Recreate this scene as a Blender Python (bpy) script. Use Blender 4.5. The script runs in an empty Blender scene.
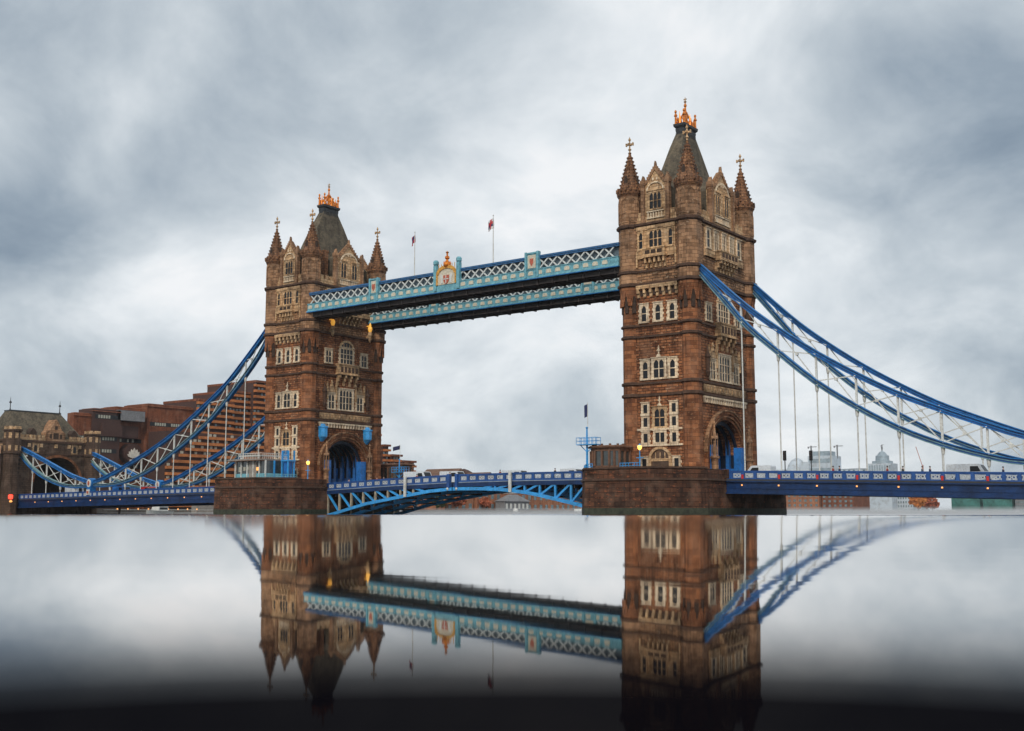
import bpy, math, random
from mathutils import Vector
PI = math.pi; R = math.radians
rnd = random.Random(7)
scene = bpy.context.scene
COL = scene.collection

# ------------------------------------------------------------------ camera
cam = bpy.data.cameras.new('camera'); camo = bpy.data.objects.new('camera', cam); COL.objects.link(camo)
camo.location = (127.782, -152.919, 1.0)
camo.rotation_euler = (PI/2 + 0.1271, 0, 0.6450)
cam.sensor_width = 36; cam.lens = 40.686; cam.clip_start = 0.1; cam.clip_end = 60000
scene.camera = camo

# ------------------------------------------------------------------ world: overcast sky
SUN_EL, SUN_AZ = R(38), R(200)          # azimuth measured clockwise from +Y
world = bpy.data.worlds.new('World'); scene.world = world; world.use_nodes = True
nt = world.node_tree; nt.nodes.clear()
def N(t, kind, **kw):
    n = t.nodes.new(kind)
    for k, v in kw.items(): setattr(n, k, v)
    return n
def M2(t, op, a, b=None, c=None, clamp=False):
    n = N(t, 'ShaderNodeMath', operation=op, use_clamp=clamp)
    for i, s in enumerate((a, b, c)):
        if s is None: continue
        if isinstance(s, (int, float)): n.inputs[i].default_value = s
        else: t.links.new(s, n.inputs[i])
    return n.outputs[0]
def ramp(t, fac, stops, interp='LINEAR'):
    n = N(t, 'ShaderNodeValToRGB'); n.color_ramp.interpolation = interp
    cr = n.color_ramp
    while len(cr.elements) < len(stops): cr.elements.new(0.5)
    for e, (p, c) in zip(cr.elements, stops):
        e.position = p; e.color = (c[0], c[1], c[2], 1)
    t.links.new(fac, n.inputs[0]); return n.outputs[0]
tc = N(nt, 'ShaderNodeTexCoord')
nrm = N(nt, 'ShaderNodeVectorMath', operation='NORMALIZE'); nt.links.new(tc.outputs['Generated'], nrm.inputs[0])
sep = N(nt, 'ShaderNodeSeparateXYZ'); nt.links.new(nrm.outputs[0], sep.inputs[0])
zden = M2(nt, 'ADD', M2(nt, 'MAXIMUM', sep.outputs[2], 0.0), 0.50)
cmb = N(nt, 'ShaderNodeCombineXYZ')
nt.links.new(M2(nt, 'DIVIDE', sep.outputs[0], zden), cmb.inputs[0])
nt.links.new(M2(nt, 'DIVIDE', sep.outputs[1], zden), cmb.inputs[1])
n1 = N(nt, 'ShaderNodeTexNoise'); n1.inputs['Scale'].default_value = 3.9; n1.inputs['Detail'].default_value = 12
n1.inputs['Roughness'].default_value = 0.58; n1.inputs['Distortion'].default_value = 0.3
nt.links.new(cmb.outputs[0], n1.inputs['Vector'])
n2 = N(nt, 'ShaderNodeTexNoise'); n2.inputs['Scale'].default_value = 4.5; n2.inputs['Detail'].default_value = 8
nt.links.new(nrm.outputs[0], n2.inputs['Vector'])
# bend the directions a little so the cloud banks get uneven edges
vs = N(nt, 'ShaderNodeVectorMath', operation='SUBTRACT'); vs.inputs[1].default_value = (.5, .5, .5)
nt.links.new(n2.outputs['Color'], vs.inputs[0])
vm = N(nt, 'ShaderNodeVectorMath', operation='SCALE'); vm.inputs['Scale'].default_value = 0.17
nt.links.new(vs.outputs[0], vm.inputs[0])
va = N(nt, 'ShaderNodeVectorMath', operation='ADD'); nt.links.new(nrm.outputs[0], va.inputs[0]); nt.links.new(vm.outputs[0], va.inputs[1])
BANKS = [(-0.818,0.438,0.373,0.090,-0.16),(-0.833,0.458,0.311,0.045,-0.15),(-0.809,0.504,0.302,0.050,0.36),(-0.850,0.477,0.226,0.066,-0.65),(-0.810,0.535,0.240,0.057,-0.20),(-0.765,0.578,0.284,0.060,-0.12),(-0.668,0.638,0.383,0.090,-0.20),(-0.849,0.501,0.169,0.074,0.40),(-0.780,0.593,0.200,0.066,0.12),(-0.847,0.521,0.102,0.074,-0.22),(-0.755,0.637,0.153,0.057,0.10),(-0.653,0.710,0.265,0.090,0.15),(-0.602,0.727,0.329,0.074,-0.05),(-0.504,0.793,0.341,0.100,0.20),(-0.549,0.798,0.249,0.074,0.20),(-0.616,0.772,0.157,0.090,0.10),(-0.355,0.861,0.365,0.074,-0.08),(-0.337,0.894,0.295,0.066,-0.05),(-0.215,0.938,0.262,0.075,-0.22),(-0.300,0.924,0.240,0.060,-0.13),(-0.207,0.915,0.347,0.090,-0.20),(-0.401,0.893,0.203,0.090,0.22),(-0.304,0.931,0.201,0.06,0.22),(-0.223,0.950,0.218,0.049,0.05),(-0.281,0.951,0.131,0.074,-0.22),(-0.233,0.968,0.097,0.057,-0.10),(-0.351,0.933,0.077,0.082,0.12),(-0.608,0.791,0.071,0.099,0.05),(-0.455,0.794,0.403,0.082,0.05)]
acc = M2(nt, 'ADD', 0.67, 0.0)
for (x, y, z, s, a) in BANKS:
    d = N(nt, 'ShaderNodeVectorMath', operation='DISTANCE'); d.inputs[1].default_value = (x, y, z)
    nt.links.new(va.outputs[0], d.inputs[0])
    q = M2(nt, 'DIVIDE', d.outputs['Value'], s)
    g = M2(nt, 'POWER', 2.718, M2(nt, 'MULTIPLY', M2(nt, 'MULTIPLY', q, q), -0.8))
    acc = M2(nt, 'MULTIPLY_ADD', g, a, acc)
val = M2(nt, 'MULTIPLY_ADD', M2(nt, 'SUBTRACT', n1.outputs['Fac'], 0.5), 1.3, acc)
cloud = ramp(nt, val, [(0.0, (.16, .22, .295)), (0.30, (.30, .365, .435)), (0.60, (.52, .58, .63)), (0.88, (.78, .82, .85)), (1.0, (.89, .905, .92))])
sky = N(nt, 'ShaderNodeTexSky', sky_type='NISHITA', sun_disc=False)
sky.sun_elevation = SUN_EL; sky.sun_rotation = SUN_AZ
bgs = N(nt, 'ShaderNodeBackground'); bgs.inputs['Strength'].default_value = 0.06; nt.links.new(sky.outputs[0], bgs.inputs[0])
bgc = N(nt, 'ShaderNodeBackground'); bgc.inputs['Strength'].default_value = 1.0; nt.links.new(cloud, bgc.inputs[0])
mx = N(nt, 'ShaderNodeMixShader'); mx.inputs[0].default_value = 0.93
nt.links.new(bgs.outputs[0], mx.inputs[1]); nt.links.new(bgc.outputs[0], mx.inputs[2])
wo = N(nt, 'ShaderNodeOutputWorld'); nt.links.new(mx.outputs[0], wo.inputs[0])

sun = bpy.data.lights.new('sun', 'SUN'); sun.energy = 1.5; sun.angle = R(10); sun.color = (1, .93, .82)
suno = bpy.data.objects.new('sun', sun); COL.objects.link(suno)
sd = Vector((math.sin(SUN_AZ)*math.cos(SUN_EL), math.cos(SUN_AZ)*math.cos(SUN_EL), math.sin(SUN_EL)))
sd = Vector((0.35, -0.80, 0.62)).normalized()
sky.sun_elevation = math.asin(sd.z); sky.sun_rotation = math.atan2(sd.x, sd.y) % (2*PI)
suno.rotation_euler = sd.to_track_quat('Z', 'Y').to_euler()
vs_ = scene.view_settings
vs_.view_transform = 'Standard'; vs_.look = 'None'; vs_.exposure = 0.1; vs_.gamma = 1.0
scene.render.engine = 'CYCLES'; scene.cycles.volume_bounces = 3

# ------------------------------------------------------------------ materials
MAT = {}
def mat(name, col, rough=0.7, metal=0.0, var=0.12, vscale=1.5, bump=0.0, emit=None, estr=0.0, spec=0.5, streak=0.0, stain=None):
    m = bpy.data.materials.new(name); m.use_nodes = True; t = m.node_tree
    b = t.nodes['Principled BSDF']
    b.inputs['Roughness'].default_value = rough; b.inputs['Metallic'].default_value = metal
    b.inputs['Specular IOR Level'].default_value = spec
    co = N(t, 'ShaderNodeTexCoord')
    no = N(t, 'ShaderNodeTexNoise'); no.inputs['Scale'].default_value = vscale; no.inputs['Detail'].default_value = 6; no.inputs['Roughness'].default_value = .65
    if streak:
        mp = N(t, 'ShaderNodeMapping'); mp.inputs['Scale'].default_value = (1, 1, streak)
        t.links.new(co.outputs['Object'], mp.inputs[0]); t.links.new(mp.outputs[0], no.inputs['Vector'])
    else: t.links.new(co.outputs['Object'], no.inputs['Vector'])
    lo = tuple(c*(1-var*1.6) for c in col); hi = tuple(min(1, c*(1+var*1.6)) for c in col)
    c = ramp(t, no.outputs['Fac'], [(.3, stain or lo), (.5, col), (.7, hi)])
    nd = N(t, 'ShaderNodeTexNoise'); nd.inputs['Scale'].default_value = vscale*4.3; nd.inputs['Detail'].default_value = 5; nd.inputs['Roughness'].default_value = .7
    t.links.new(co.outputs['Object'], nd.inputs['Vector'])
    gr = ramp(t, nd.outputs['Fac'], [(.36, (.66, .62, .58)), (.50, (1, 1, 1)), (.7, (1.05, 1.05, 1.05))])
    mm = N(t, 'ShaderNodeMix', data_type='RGBA', blend_type='MULTIPLY'); mm.inputs['Factor'].default_value = .8 if estr == 0 else 0
    t.links.new(c, mm.inputs['A']); t.links.new(gr, mm.inputs['B']); t.links.new(mm.outputs['Result'], b.inputs['Base Color'])
    if bump:
        bp = N(t, 'ShaderNodeBump'); bp.inputs['Strength'].default_value = bump; bp.inputs['Distance'].default_value = .1
        t.links.new(no.outputs['Fac'], bp.inputs['Height']); t.links.new(bp.outputs[0], b.inputs['Normal'])
    if emit:
        b.inputs['Emission Color'].default_value = (*emit, 1); b.inputs['Emission Strength'].default_value = estr
    MAT[name] = m; return m
def masonry(name, c1, c2, mortar, bw=1.0, rh=.42, rough=.85, uv=(1, 1), bump=.6, speck=(.42, .33, .24), amt=.25, grime=.55, mort=.03, streak=.85):
    """coursed stone: blocks of uneven tone, pale flecks, soot in big uneven stains"""
    m = bpy.data.materials.new(name); m.use_nodes = True; t = m.node_tree
    b = t.nodes['Principled BSDF']; b.inputs['Roughness'].default_value = rough; b.inputs['Specular IOR Level'].default_value = .3
    co = N(t, 'ShaderNodeTexCoord'); sp = N(t, 'ShaderNodeSeparateXYZ'); t.links.new(co.outputs['Object'], sp.inputs[0])
    u = M2(t, 'MULTIPLY_ADD', sp.outputs[1], uv[1], M2(t, 'MULTIPLY', sp.outputs[0], uv[0]))
    cb = N(t, 'ShaderNodeCombineXYZ'); t.links.new(u, cb.inputs[0]); t.links.new(sp.outputs[2], cb.inputs[1])
    br = N(t, 'ShaderNodeTexBrick'); br.inputs['Scale'].default_value = 1.0
    br.inputs['Brick Width'].default_value = bw; br.inputs['Row Height'].default_value = rh
    br.inputs['Mortar Size'].default_value = mort; br.inputs['Mortar Smooth'].default_value = .3; br.inputs['Bias'].default_value = -.1
    br.inputs['Color1'].default_value = (*c1, 1); br.inputs['Color2'].default_value = (*c2, 1); br.inputs['Mortar'].default_value = (*mortar, 1)
    t.links.new(cb.outputs[0], br.inputs['Vector'])
    # big stains
    ng = N(t, 'ShaderNodeTexNoise'); ng.inputs['Scale'].default_value = .22; ng.inputs['Detail'].default_value = 8; ng.inputs['Roughness'].default_value = .68
    mp = N(t, 'ShaderNodeMapping'); mp.inputs['Scale'].default_value = (1, 1, .55); t.links.new(co.outputs['Object'], mp.inputs[0]); t.links.new(mp.outputs[0], ng.inputs['Vector'])
    st = ramp(t, ng.outputs['Fac'], [(.32, (1-grime,)*3), (.5, (.92, .92, .92)), (.68, (1.25, 1.2, 1.12))])
    m1 = N(t, 'ShaderNodeMix', data_type='RGBA', blend_type='MULTIPLY'); m1.inputs['Factor'].default_value = 1
    t.links.new(br.outputs['Color'], m1.inputs['A']); t.links.new(st, m1.inputs['B'])
    # rain streaks and soot running down
    ns = N(t, 'ShaderNodeTexNoise'); ns.inputs['Scale'].default_value = 1.0; ns.inputs['Detail'].default_value = 5; ns.inputs['Roughness'].default_value = .6
    mp3 = N(t, 'ShaderNodeMapping'); mp3.inputs['Scale'].default_value = (1.7, 1.7, .16); t.links.new(co.outputs['Object'], mp3.inputs[0]); t.links.new(mp3.outputs[0], ns.inputs['Vector'])
    sr = ramp(t, ns.outputs['Fac'], [(.34, (.50, .47, .45)), (.48, (.98, .98, .98)), (.66, (1.12, 1.10, 1.06))])
    m0 = N(t, 'ShaderNodeMix', data_type='RGBA', blend_type='MULTIPLY'); m0.inputs['Factor'].default_value = streak
    t.links.new(m1.outputs['Result'], m0.inputs['A']); t.links.new(sr, m0.inputs['B']); m1 = m0
    npz = N(t, 'ShaderNodeTexNoise'); npz.inputs['Scale'].default_value = .45; npz.inputs['Detail'].default_value = 4
    t.links.new(co.outputs['Object'], npz.inputs['Vector'])
    pz = ramp(t, npz.outputs['Fac'], [(.50, (0, 0, 0)), (.66, (1, 1, 1))])
    mz = N(t, 'ShaderNodeMix', data_type='RGBA'); t.links.new(M2(t, 'MULTIPLY', pz, .38), mz.inputs['Factor'])
    t.links.new(m1.outputs['Result'], mz.inputs['A']); mz.inputs['B'].default_value = (*[.72*a_+.10*b_ for a_, b_ in zip(c1, (1.3, 1.0, .75))], 1); m1 = mz
    # flecks: single pale stones
    nf = N(t, 'ShaderNodeTexNoise'); nf.inputs['Scale'].default_value = 1.9; nf.inputs['Detail'].default_value = 4
    mp2 = N(t, 'ShaderNodeMapping'); mp2.inputs['Scale'].default_value = (1, 1, 1.8); t.links.new(co.outputs['Object'], mp2.inputs[0]); t.links.new(mp2.outputs[0], nf.inputs['Vector'])
    fk = ramp(t, nf.outputs['Fac'], [(.60, (0, 0, 0)), (.70, (1, 1, 1))])
    m2 = N(t, 'ShaderNodeMix', data_type='RGBA'); t.links.new(M2(t, 'MULTIPLY', fk, amt), m2.inputs['Factor'])
    t.links.new(m1.outputs['Result'], m2.inputs['A']); m2.inputs['B'].default_value = (*speck, 1)
    t.links.new(m2.outputs['Result'], b.inputs['Base Color'])
    bp = N(t, 'ShaderNodeBump'); bp.inputs['Strength'].default_value = bump; bp.inputs['Distance'].default_value = .12
    h = M2(t, 'ADD', M2(t, 'MULTIPLY', br.outputs['Fac'], -1.0), M2(t, 'MULTIPLY', nf.outputs['Fac'], 1.4))
    t.links.new(h, bp.inputs['Height']); t.links.new(bp.outputs[0], b.inputs['Normal'])
    MAT[name] = m; return m
masonry('granite_lower', (.42, .165, .068), (.145, .047, .021), (.038, .016, .009), bw=.95, rh=.42, speck=(.62, .42, .26), amt=.55, grime=.62, mort=.045, bump=.9)
masonry('granite_upper', (.48, .26, .135), (.17, .083, .042), (.045, .024, .014), bw=.95, rh=.42, speck=(.66, .48, .32), amt=.55, grime=.68, mort=.045, bump=.9)
masonry('shaft_lower', (.37, .145, .062), (.14, .049, .021), (.075, .03, .015), bw=1.7, rh=.62, uv=(1, 1.6), bump=.4, speck=(.55, .33, .18), amt=.4, grime=.66)
masonry('shaft_upper', (.46, .26, .145), (.20, .105, .055), (.09, .048, .026), bw=1.5, rh=.55, uv=(1, 1.6), bump=.4, speck=(.62, .44, .29), amt=.4, grime=.7)
masonry('dressed', (.76, .51, .29), (.42, .25, .13), (.17, .095, .05), bw=.8, rh=.5, bump=.4, speck=(.8, .64, .46), amt=.4, grime=.72)
masonry('dressed_pale', (.90, .74, .54), (.74, .55, .37), (.40, .27, .17), bw=.7, rh=.5, bump=.2, speck=(.88, .78, .62), amt=.4, grime=.4)
masonry('spire_stone', (.36, .17, .085), (.15, .07, .038), (.04, .022, .015), bw=.5, rh=.5, uv=(1, 1.6), bump=.9, speck=(.6, .32, .14), amt=.6, grime=.7)
masonry('pier_stone', (.13, .055, .03), (.05, .025, .016), (.02, .011, .008), bw=1.7, rh=.65, uv=(1, 1.5), bump=.7, speck=(.40, .12, .05), amt=.5, grime=.72)
masonry('abutment_stone', (.13, .080, .055), (.09, .055, .038), (.04, .025, .018), bw=1.2, rh=.5, bump=.4, speck=(.3, .18, .1), amt=.2)
masonry('slate', (.165, .135, .095), (.095, .08, .06), (.05, .048, .036), bw=.5, rh=.32, uv=(1, 1), bump=.35, speck=(.15, .125, .08), amt=.4, grime=.5, mort=.015)
masonry('hotel_brick', (.26, .082, .036), (.17, .055, .028), (.10, .04, .025), bw=.6, rh=.25, bump=.1, speck=(.3, .12, .05), amt=.2, grime=.3)
masonry('far_brick', (.42, .17, .085), (.34, .13, .065), (.22, .11, .07), bw=.6, rh=.25, bump=.1, speck=(.5, .24, .1), amt=.3, grime=.3)
masonry('far_tile', (.22, .12, .08), (.17, .09, .06), (.1, .06, .04), bw=.5, rh=.3, bump=.1, speck=(.26, .15, .1), amt=.3, grime=.3)
mat('hotel_dark', (.07, .032, .025), .8)
mat('hotel_orange', (.46, .155, .045), .8, var=.2, vscale=.4)
mat('string_stone', (.085, .045, .028), .9, var=.3, vscale=1.2, bump=.3)
mat('dark_and_shade_stone', (.06, .036, .025), .95, var=.3, vscale=2)  # shade of recesses and openings painted in; also plain dark timber
mat('glass', (.012, .013, .016), .3, var=.3, vscale=.8, spec=.35)
mat('glass_warm', (.10, .055, .03), .25, var=.4, vscale=.8, spec=.5)
mat('far_glass', (.16, .22, .24), .2, var=.3, vscale=.5, spec=.6)
mat('lead', (.035, .038, .042), .6, var=.3, vscale=2)
mat('gold', (.85, .24, .03), .32, metal=.55, var=.45, vscale=3)
mat('gilt', (.78, .38, .07), .4, metal=.35, var=.35, vscale=4)
mat('chain_blue', (.010, .17, .47), .45, var=.25, vscale=.8, spec=.4, stain=(.012, .10, .30))
mat('chain_blue_dark', (.012, .075, .26), .45, var=.3, vscale=.8)
mat('chain_green', (.16, .30, .32), .5, var=.3, vscale=1.2)
mat('white_paint', (.70, .70, .66), .5, var=.08, vscale=1.5, stain=(.45, .42, .36))
mat('parapet_blue', (.016, .082, .29), .45, var=.2, vscale=1)
mat('girder_navy', (.006, .032, .115), .45, var=.3, vscale=.5, spec=.4)
mat('rail_pale', (.33, .38, .42), .5, var=.15)
mat('panel_white', (.72, .72, .68), .6, var=.1, vscale=3)
mat('parapet_pale', (.50, .54, .58), .6, var=.15, vscale=3)
mat('truss_blue', (.04, .33, .74), .45, var=.15, vscale=.8, stain=(.05, .25, .5))
mat('truss_buff', (.40, .34, .25), .6, var=.2)
mat('walk_cyan', (.17, .42, .50), .6, var=.2, vscale=1.5, stain=(.10, .27, .33))
mat('walk_blue', (.025, .12, .29), .45, var=.25)
mat('walk_white', (.66, .68, .66), .5, var=.12, vscale=2)
mat('walk_cream', (.66, .60, .47), .6, var=.15, vscale=3)
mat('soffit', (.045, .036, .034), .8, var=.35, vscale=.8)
mat('walk_glass', (.10, .14, .17), .3, var=.25, vscale=.6)
mat('portal_blue', (.025, .17, .52), .4, var=.25, vscale=.6)
mat('portal_shade', (.004, .012, .03), .6, var=.3)  # darkness under the arch put into the near-black colour
mat('asphalt', (.05, .05, .052), .9, var=.15, vscale=2)
mat('red_paint', (.62, .03, .02), .45, var=.1)
mat('amber_lamp', (.8, .35, .08), .4, emit=(1, .42, .12), estr=1.1)
mat('hazed_red', (.5, .24, .2), .7)  # red weakened in the colour to stand for distance haze
mat('red_lamp', (.8, .05, .03), .4, emit=(1, .06, .03), estr=2.0)
mat('globe', (.9, .55, .15), .3, emit=(1, .45, .08), estr=2.6)
mat('cabin_brown', (.17, .085, .05), .8, var=.25, bump=.2)
mat('cabin_glass', (.05, .06, .06), .1, var=.3, spec=.8)
mat('roof_grey', (.30, .27, .24), .8, var=.15)
mat('curtain', (.42, .41, .34), .7, var=.15)
mat('van_white', (.72, .76, .80), .35, var=.05)
mat('bus_red', (.55, .03, .025), .35, var=.08)
mat('car_dark', (.03, .04, .06), .3, var=.1)
mat('rubber', (.02, .02, .02), .9)
mat('skin', (.5, .3, .22), .6); mat('hair', (.05, .03, .02), .8)
for i, c in enumerate([(.35, .04, .03), (.03, .04, .09), (.04, .05, .05), (.12, .16, .2), (.45, .35, .3)]): mat('cloth%d' % i, c, .9)
mat('weed', (.035, .040, .022), .7, var=.4, vscale=1.5, bump=.4)
mat('quay', (.17, .15, .13), .9, var=.3, vscale=.3, bump=.2)
mat('land', (.13, .13, .11), .95, var=.3, vscale=.02)
mat('hazy_pale_stone', (.52, .58, .64), .8, var=.08, vscale=.05)  # distance haze mixed into the pale stone colour
mat('hazy_pale_glass', (.30, .37, .42), .4, var=.2, vscale=.2)  # pale tone carries the distance haze of far glass
mat('teal_glass', (.05, .17, .15), .3, var=.4, vscale=.15)
mat('bark', (.08, .055, .035), .9)
mat('leaf_orange', (.55, .20, .045), .8, var=.3, vscale=.6); mat('leaf_green', (.07, .09, .035), .8, var=.3, vscale=.6)
mat('leaf_rust', (.40, .11, .05), .8, var=.3, vscale=.6)
mat('slate_grey', (.22, .22, .23), .8, var=.15, vscale=.5)
mat('flag_navy', (.03, .04, .12), .8); mat('flag_red', (.5, .03, .04), .8); mat('flag_white', (.7, .68, .7), .8)
mat('lantern_glow', (.9, .5, .1), .4, var=.3, vscale=4, emit=(1, .45, .06), estr=.45)
mat('shield', (.50, .12, .07), .6, var=.4, vscale=5)
mat('hotel_sign', (.75, .7, .62), .5)

def water_mat():
    m = bpy.data.materials.new('river_water'); m.use_nodes = True; t = m.node_tree; t.nodes.clear()
    geo = N(t, 'ShaderNodeNewGeometry')
    # shading normal leaned towards the near bank to lift the reflection; no modelled wavelets
    add = N(t, 'ShaderNodeVectorMath', operation='ADD'); t.links.new(geo.outputs['Normal'], add.inputs[0]); add.inputs[1].default_value = (0.601*0.0548, -0.799*0.0548, 0)
    nn = N(t, 'ShaderNodeVectorMath', operation='NORMALIZE'); t.links.new(add.outputs[0], nn.inputs[0])
    no = N(t, 'ShaderNodeTexNoise'); no.inputs['Scale'].default_value = 1.0; no.inputs['Detail'].default_value = 4
    mpw = N(t, 'ShaderNodeMapping'); mpw.inputs['Rotation'].default_value = (0, 0, -.645); mpw.inputs['Scale'].default_value = (.22, .8, 1)
    t.links.new(geo.outputs['Position'], mpw.inputs[0]); t.links.new(mpw.outputs[0], no.inputs['Vector'])
    bp = N(t, 'ShaderNodeBump'); bp.inputs['Strength'].default_value = .07; bp.inputs['Distance'].default_value = .02
    t.links.new(no.outputs['Fac'], bp.inputs['Height']); t.links.new(nn.outputs[0], bp.inputs['Normal'])
    gl = N(t, 'ShaderNodeBsdfAnisotropic') if False else N(t, 'ShaderNodeBsdfGlossy')
    gl.inputs['Roughness'].default_value = .03; gl.inputs['Color'].default_value = (.94, .92, .90, 1)
    t.links.new(bp.outputs[0], gl.inputs['Normal'])
    dr = N(t, 'ShaderNodeVectorMath', operation='DOT_PRODUCT'); t.links.new(geo.outputs['Incoming'], dr.inputs[0]); dr.inputs[1].default_value = (0, 0, 1)
    # far off, unresolved ripples spread the reflection
    t.links.new(ramp(t, M2(t, 'ABSOLUTE', dr.outputs['Value']), [(0.0, (.11,)*3), (.010, (.06,)*3), (.03, (.032,)*3), (.07, (.025,)*3)]), gl.inputs['Roughness'])
    df = N(t, 'ShaderNodeBsdfDiffuse'); df.inputs['Color'].default_value = (.004, .0035, .005, 1)
    # hand-set falloff by view angle: reflection faded to near-black, steeper than real water
    dt = N(t, 'ShaderNodeVectorMath', operation='DOT_PRODUCT'); t.links.new(geo.outputs['Incoming'], dt.inputs[0]); dt.inputs[1].default_value = (0, 0, 1)
    f = ramp(t, M2(t, 'ABSOLUTE', dt.outputs['Value']), [(0.0, (1, 1, 1)), (.06, (.95,)*3), (.085, (.78,)*3), (.103, (.53,)*3), (.120, (.25,)*3), (.1374, (.06,)*3), (.152, (.008,)*3), (1, (.004,)*3)])
    mx = N(t, 'ShaderNodeMixShader'); t.links.new(f, mx.inputs[0]); t.links.new(df.outputs[0], mx.inputs[1]); t.links.new(gl.outputs[0], mx.inputs[2])
    o = N(t, 'ShaderNodeOutputMaterial'); t.links.new(mx.outputs[0], o.inputs[0])
    MAT['river_water'] = m
water_mat()

# ------------------------------------------------------------------ mesh helpers
class MB:
    def __init__(s): s.v = []; s.f = []
    def add(s, vs, fs):
        o = len(s.v); s.v += [tuple(p) for p in vs]; s.f += [tuple(i+o for i in f) for f in fs]; return s
    def box(s, x0, x1, y0, y1, z0, z1):
        return s.add([(x0,y0,z0),(x1,y0,z0),(x1,y1,z0),(x0,y1,z0),(x0,y0,z1),(x1,y0,z1),(x1,y1,z1),(x0,y1,z1)],
                     [(3,2,1,0),(4,5,6,7),(0,1,5,4),(1,2,6,5),(2,3,7,6),(3,0,4,7)])
    def loft(s, rings, cap=True):
        n = len(rings[0]); vs = [p for r in rings for p in r]; fs = []
        for k in range(len(rings)-1):
            for i in range(n):
                j = (i+1) % n; fs.append((k*n+i, k*n+j, (k+1)*n+j, (k+1)*n+i))
        if cap: fs.append(tuple(range(n-1, -1, -1))); fs.append(tuple((len(rings)-1)*n+i for i in range(n)))
        return s.add(vs, fs)
    def lathe(s, cx, cy, prof, n=8, rot=None, sx=1, sy=1):
        rot = PI/n if rot is None else rot
        return s.loft([[(cx+sx*r*math.cos(rot+2*PI*i/n), cy+sy*r*math.sin(rot+2*PI*i/n), z) for i in range(n)] for z, r in prof])
    def tube(s, a, b, r, n=6, r2=None):
        a = Vector(a); b = Vector(b); d = (b-a).normalized(); r2 = r if r2 is None else r2
        u = d.orthogonal().normalized(); w = d.cross(u)
        return s.loft([[tuple(c+(u*math.cos(2*PI*i/n)+w*math.sin(2*PI*i/n))*q) for i in range(n)] for c, q in ((a, r), (b, r2))])
    def bar(s, a, b, w, h, up=(0, 0, 1)):
        a = Vector(a); b = Vector(b); d = (b-a).normalized(); up = Vector(up)
        sd_ = d.cross(up)
        if sd_.length < 1e-4: sd_ = Vector((1, 0, 0))
        sd_.normalize(); uu = sd_.cross(d)
        return s.loft([[tuple(c+sd_*x*w/2+uu*y*h/2) for x, y in ((-1,-1),(1,-1),(1,1),(-1,1))] for c in (a, b)])
    def build(s, name, m, parent=None):
        me = bpy.data.meshes.new(name); off = Vector((0, 0, 0))
        if parent is not None:
            off = root_off(parent)
            vs = [(x-off.x, y-off.y, z-off.z) for x, y, z in s.v]
        else: vs = s.v
        me.from_pydata(vs, [], s.f); me.materials.append(MAT[m] if isinstance(m, str) else m)
        o = bpy.data.objects.new(name, me); COL.objects.link(o)
        if parent is not None: o.parent = parent
        fix_normals(me); return o
def fix_normals(me):
    import bmesh
    bm = bmesh.new(); bm.from_mesh(me); bmesh.ops.recalc_face_normals(bm, faces=bm.faces); bm.to_mesh(me); bm.free()
def root_off(p):
    off = Vector(p.location)
    while p.parent is not None: p = p.parent; off += Vector(p.location)
    return off
def tag(o, label=None, cat=None, group=None, kind=None):
    if label: o['label'] = label
    if cat: o['category'] = cat
    if group: o['group'] = group
    if kind: o['kind'] = kind
    return o
def thing(name, loc, label, cat, group=None):
    o = bpy.data.objects.new(name, None); o.location = loc; o.empty_display_size = .5; COL.objects.link(o)
    return tag(o, label, cat, group)
def copy_tree(o, parent=None):
    c = o.copy(); COL.objects.link(c); c.parent = parent
    for ch in list(o.children): copy_tree(ch, c)
    return c
class Fr:
    """a wall frame: origin O, horizontal U, outward N"""
    def __init__(s, O, U, Nn): s.O = Vector(O); s.U = Vector(U); s.N = Vector(Nn)
    def p(s, u, z, n): q = s.O + s.U*u + s.N*n; return (q.x, q.y, z)
    def box(s, mb, u0, u1, z0, z1, n0, n1):
        return mb.loft([[s.p(u0,z0,n), s.p(u1,z0,n), s.p(u1,z1,n), s.p(u0,z1,n)] for n in (n0, n1)])
    def prism(s, mb, pts, n0, n1):
        return mb.loft([[s.p(u, z, n) for u, z in pts] for n in (n0, n1)])

# ------------------------------------------------------------------ river, banks
w = MB(); w.add([(-9000,-9000,.82),(9000,-9000,.82),(9000,9000,.82),(-9000,9000,.82)], [(0,1,2,3)])
tag(w.build('water', 'river_water'), kind='structure')
g = MB()
g.loft([[(-9000,-900,z),(-142,-900,z),(-142,420,z),(-60,620,z),(160,640,z),(9000,700,z),(9000,9000,z),(-9000,9000,z)] for z in (-2, 1.6)])
tag(g.build('ground', 'land'), kind='structure')
q = MB(); pts = [(-142,-900),(-142,420),(-60,620),(160,640),(2000,660)]
for (a, b) in zip(pts[:-1], pts[1:]):
    d = Vector((b[0]-a[0], b[1]-a[1], 0)).normalized(); nrm_ = Vector((d.y, -d.x, 0))
    A = Vector((a[0], a[1], 0)); B = Vector((b[0], b[1], 0))
    q.loft([[tuple(P+nrm_*.6+Vector((0,0,-1))), tuple(P-nrm_*.5+Vector((0,0,-1))), tuple(P-nrm_*.5+Vector((0,0,2.2))), tuple(P+nrm_*.35+Vector((0,0,2.2)))] for P in (A, B)])
tag(q.build('embankment_wall', 'quay'), 'stone embankment wall running along the far riverbank', 'river wall')

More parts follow.
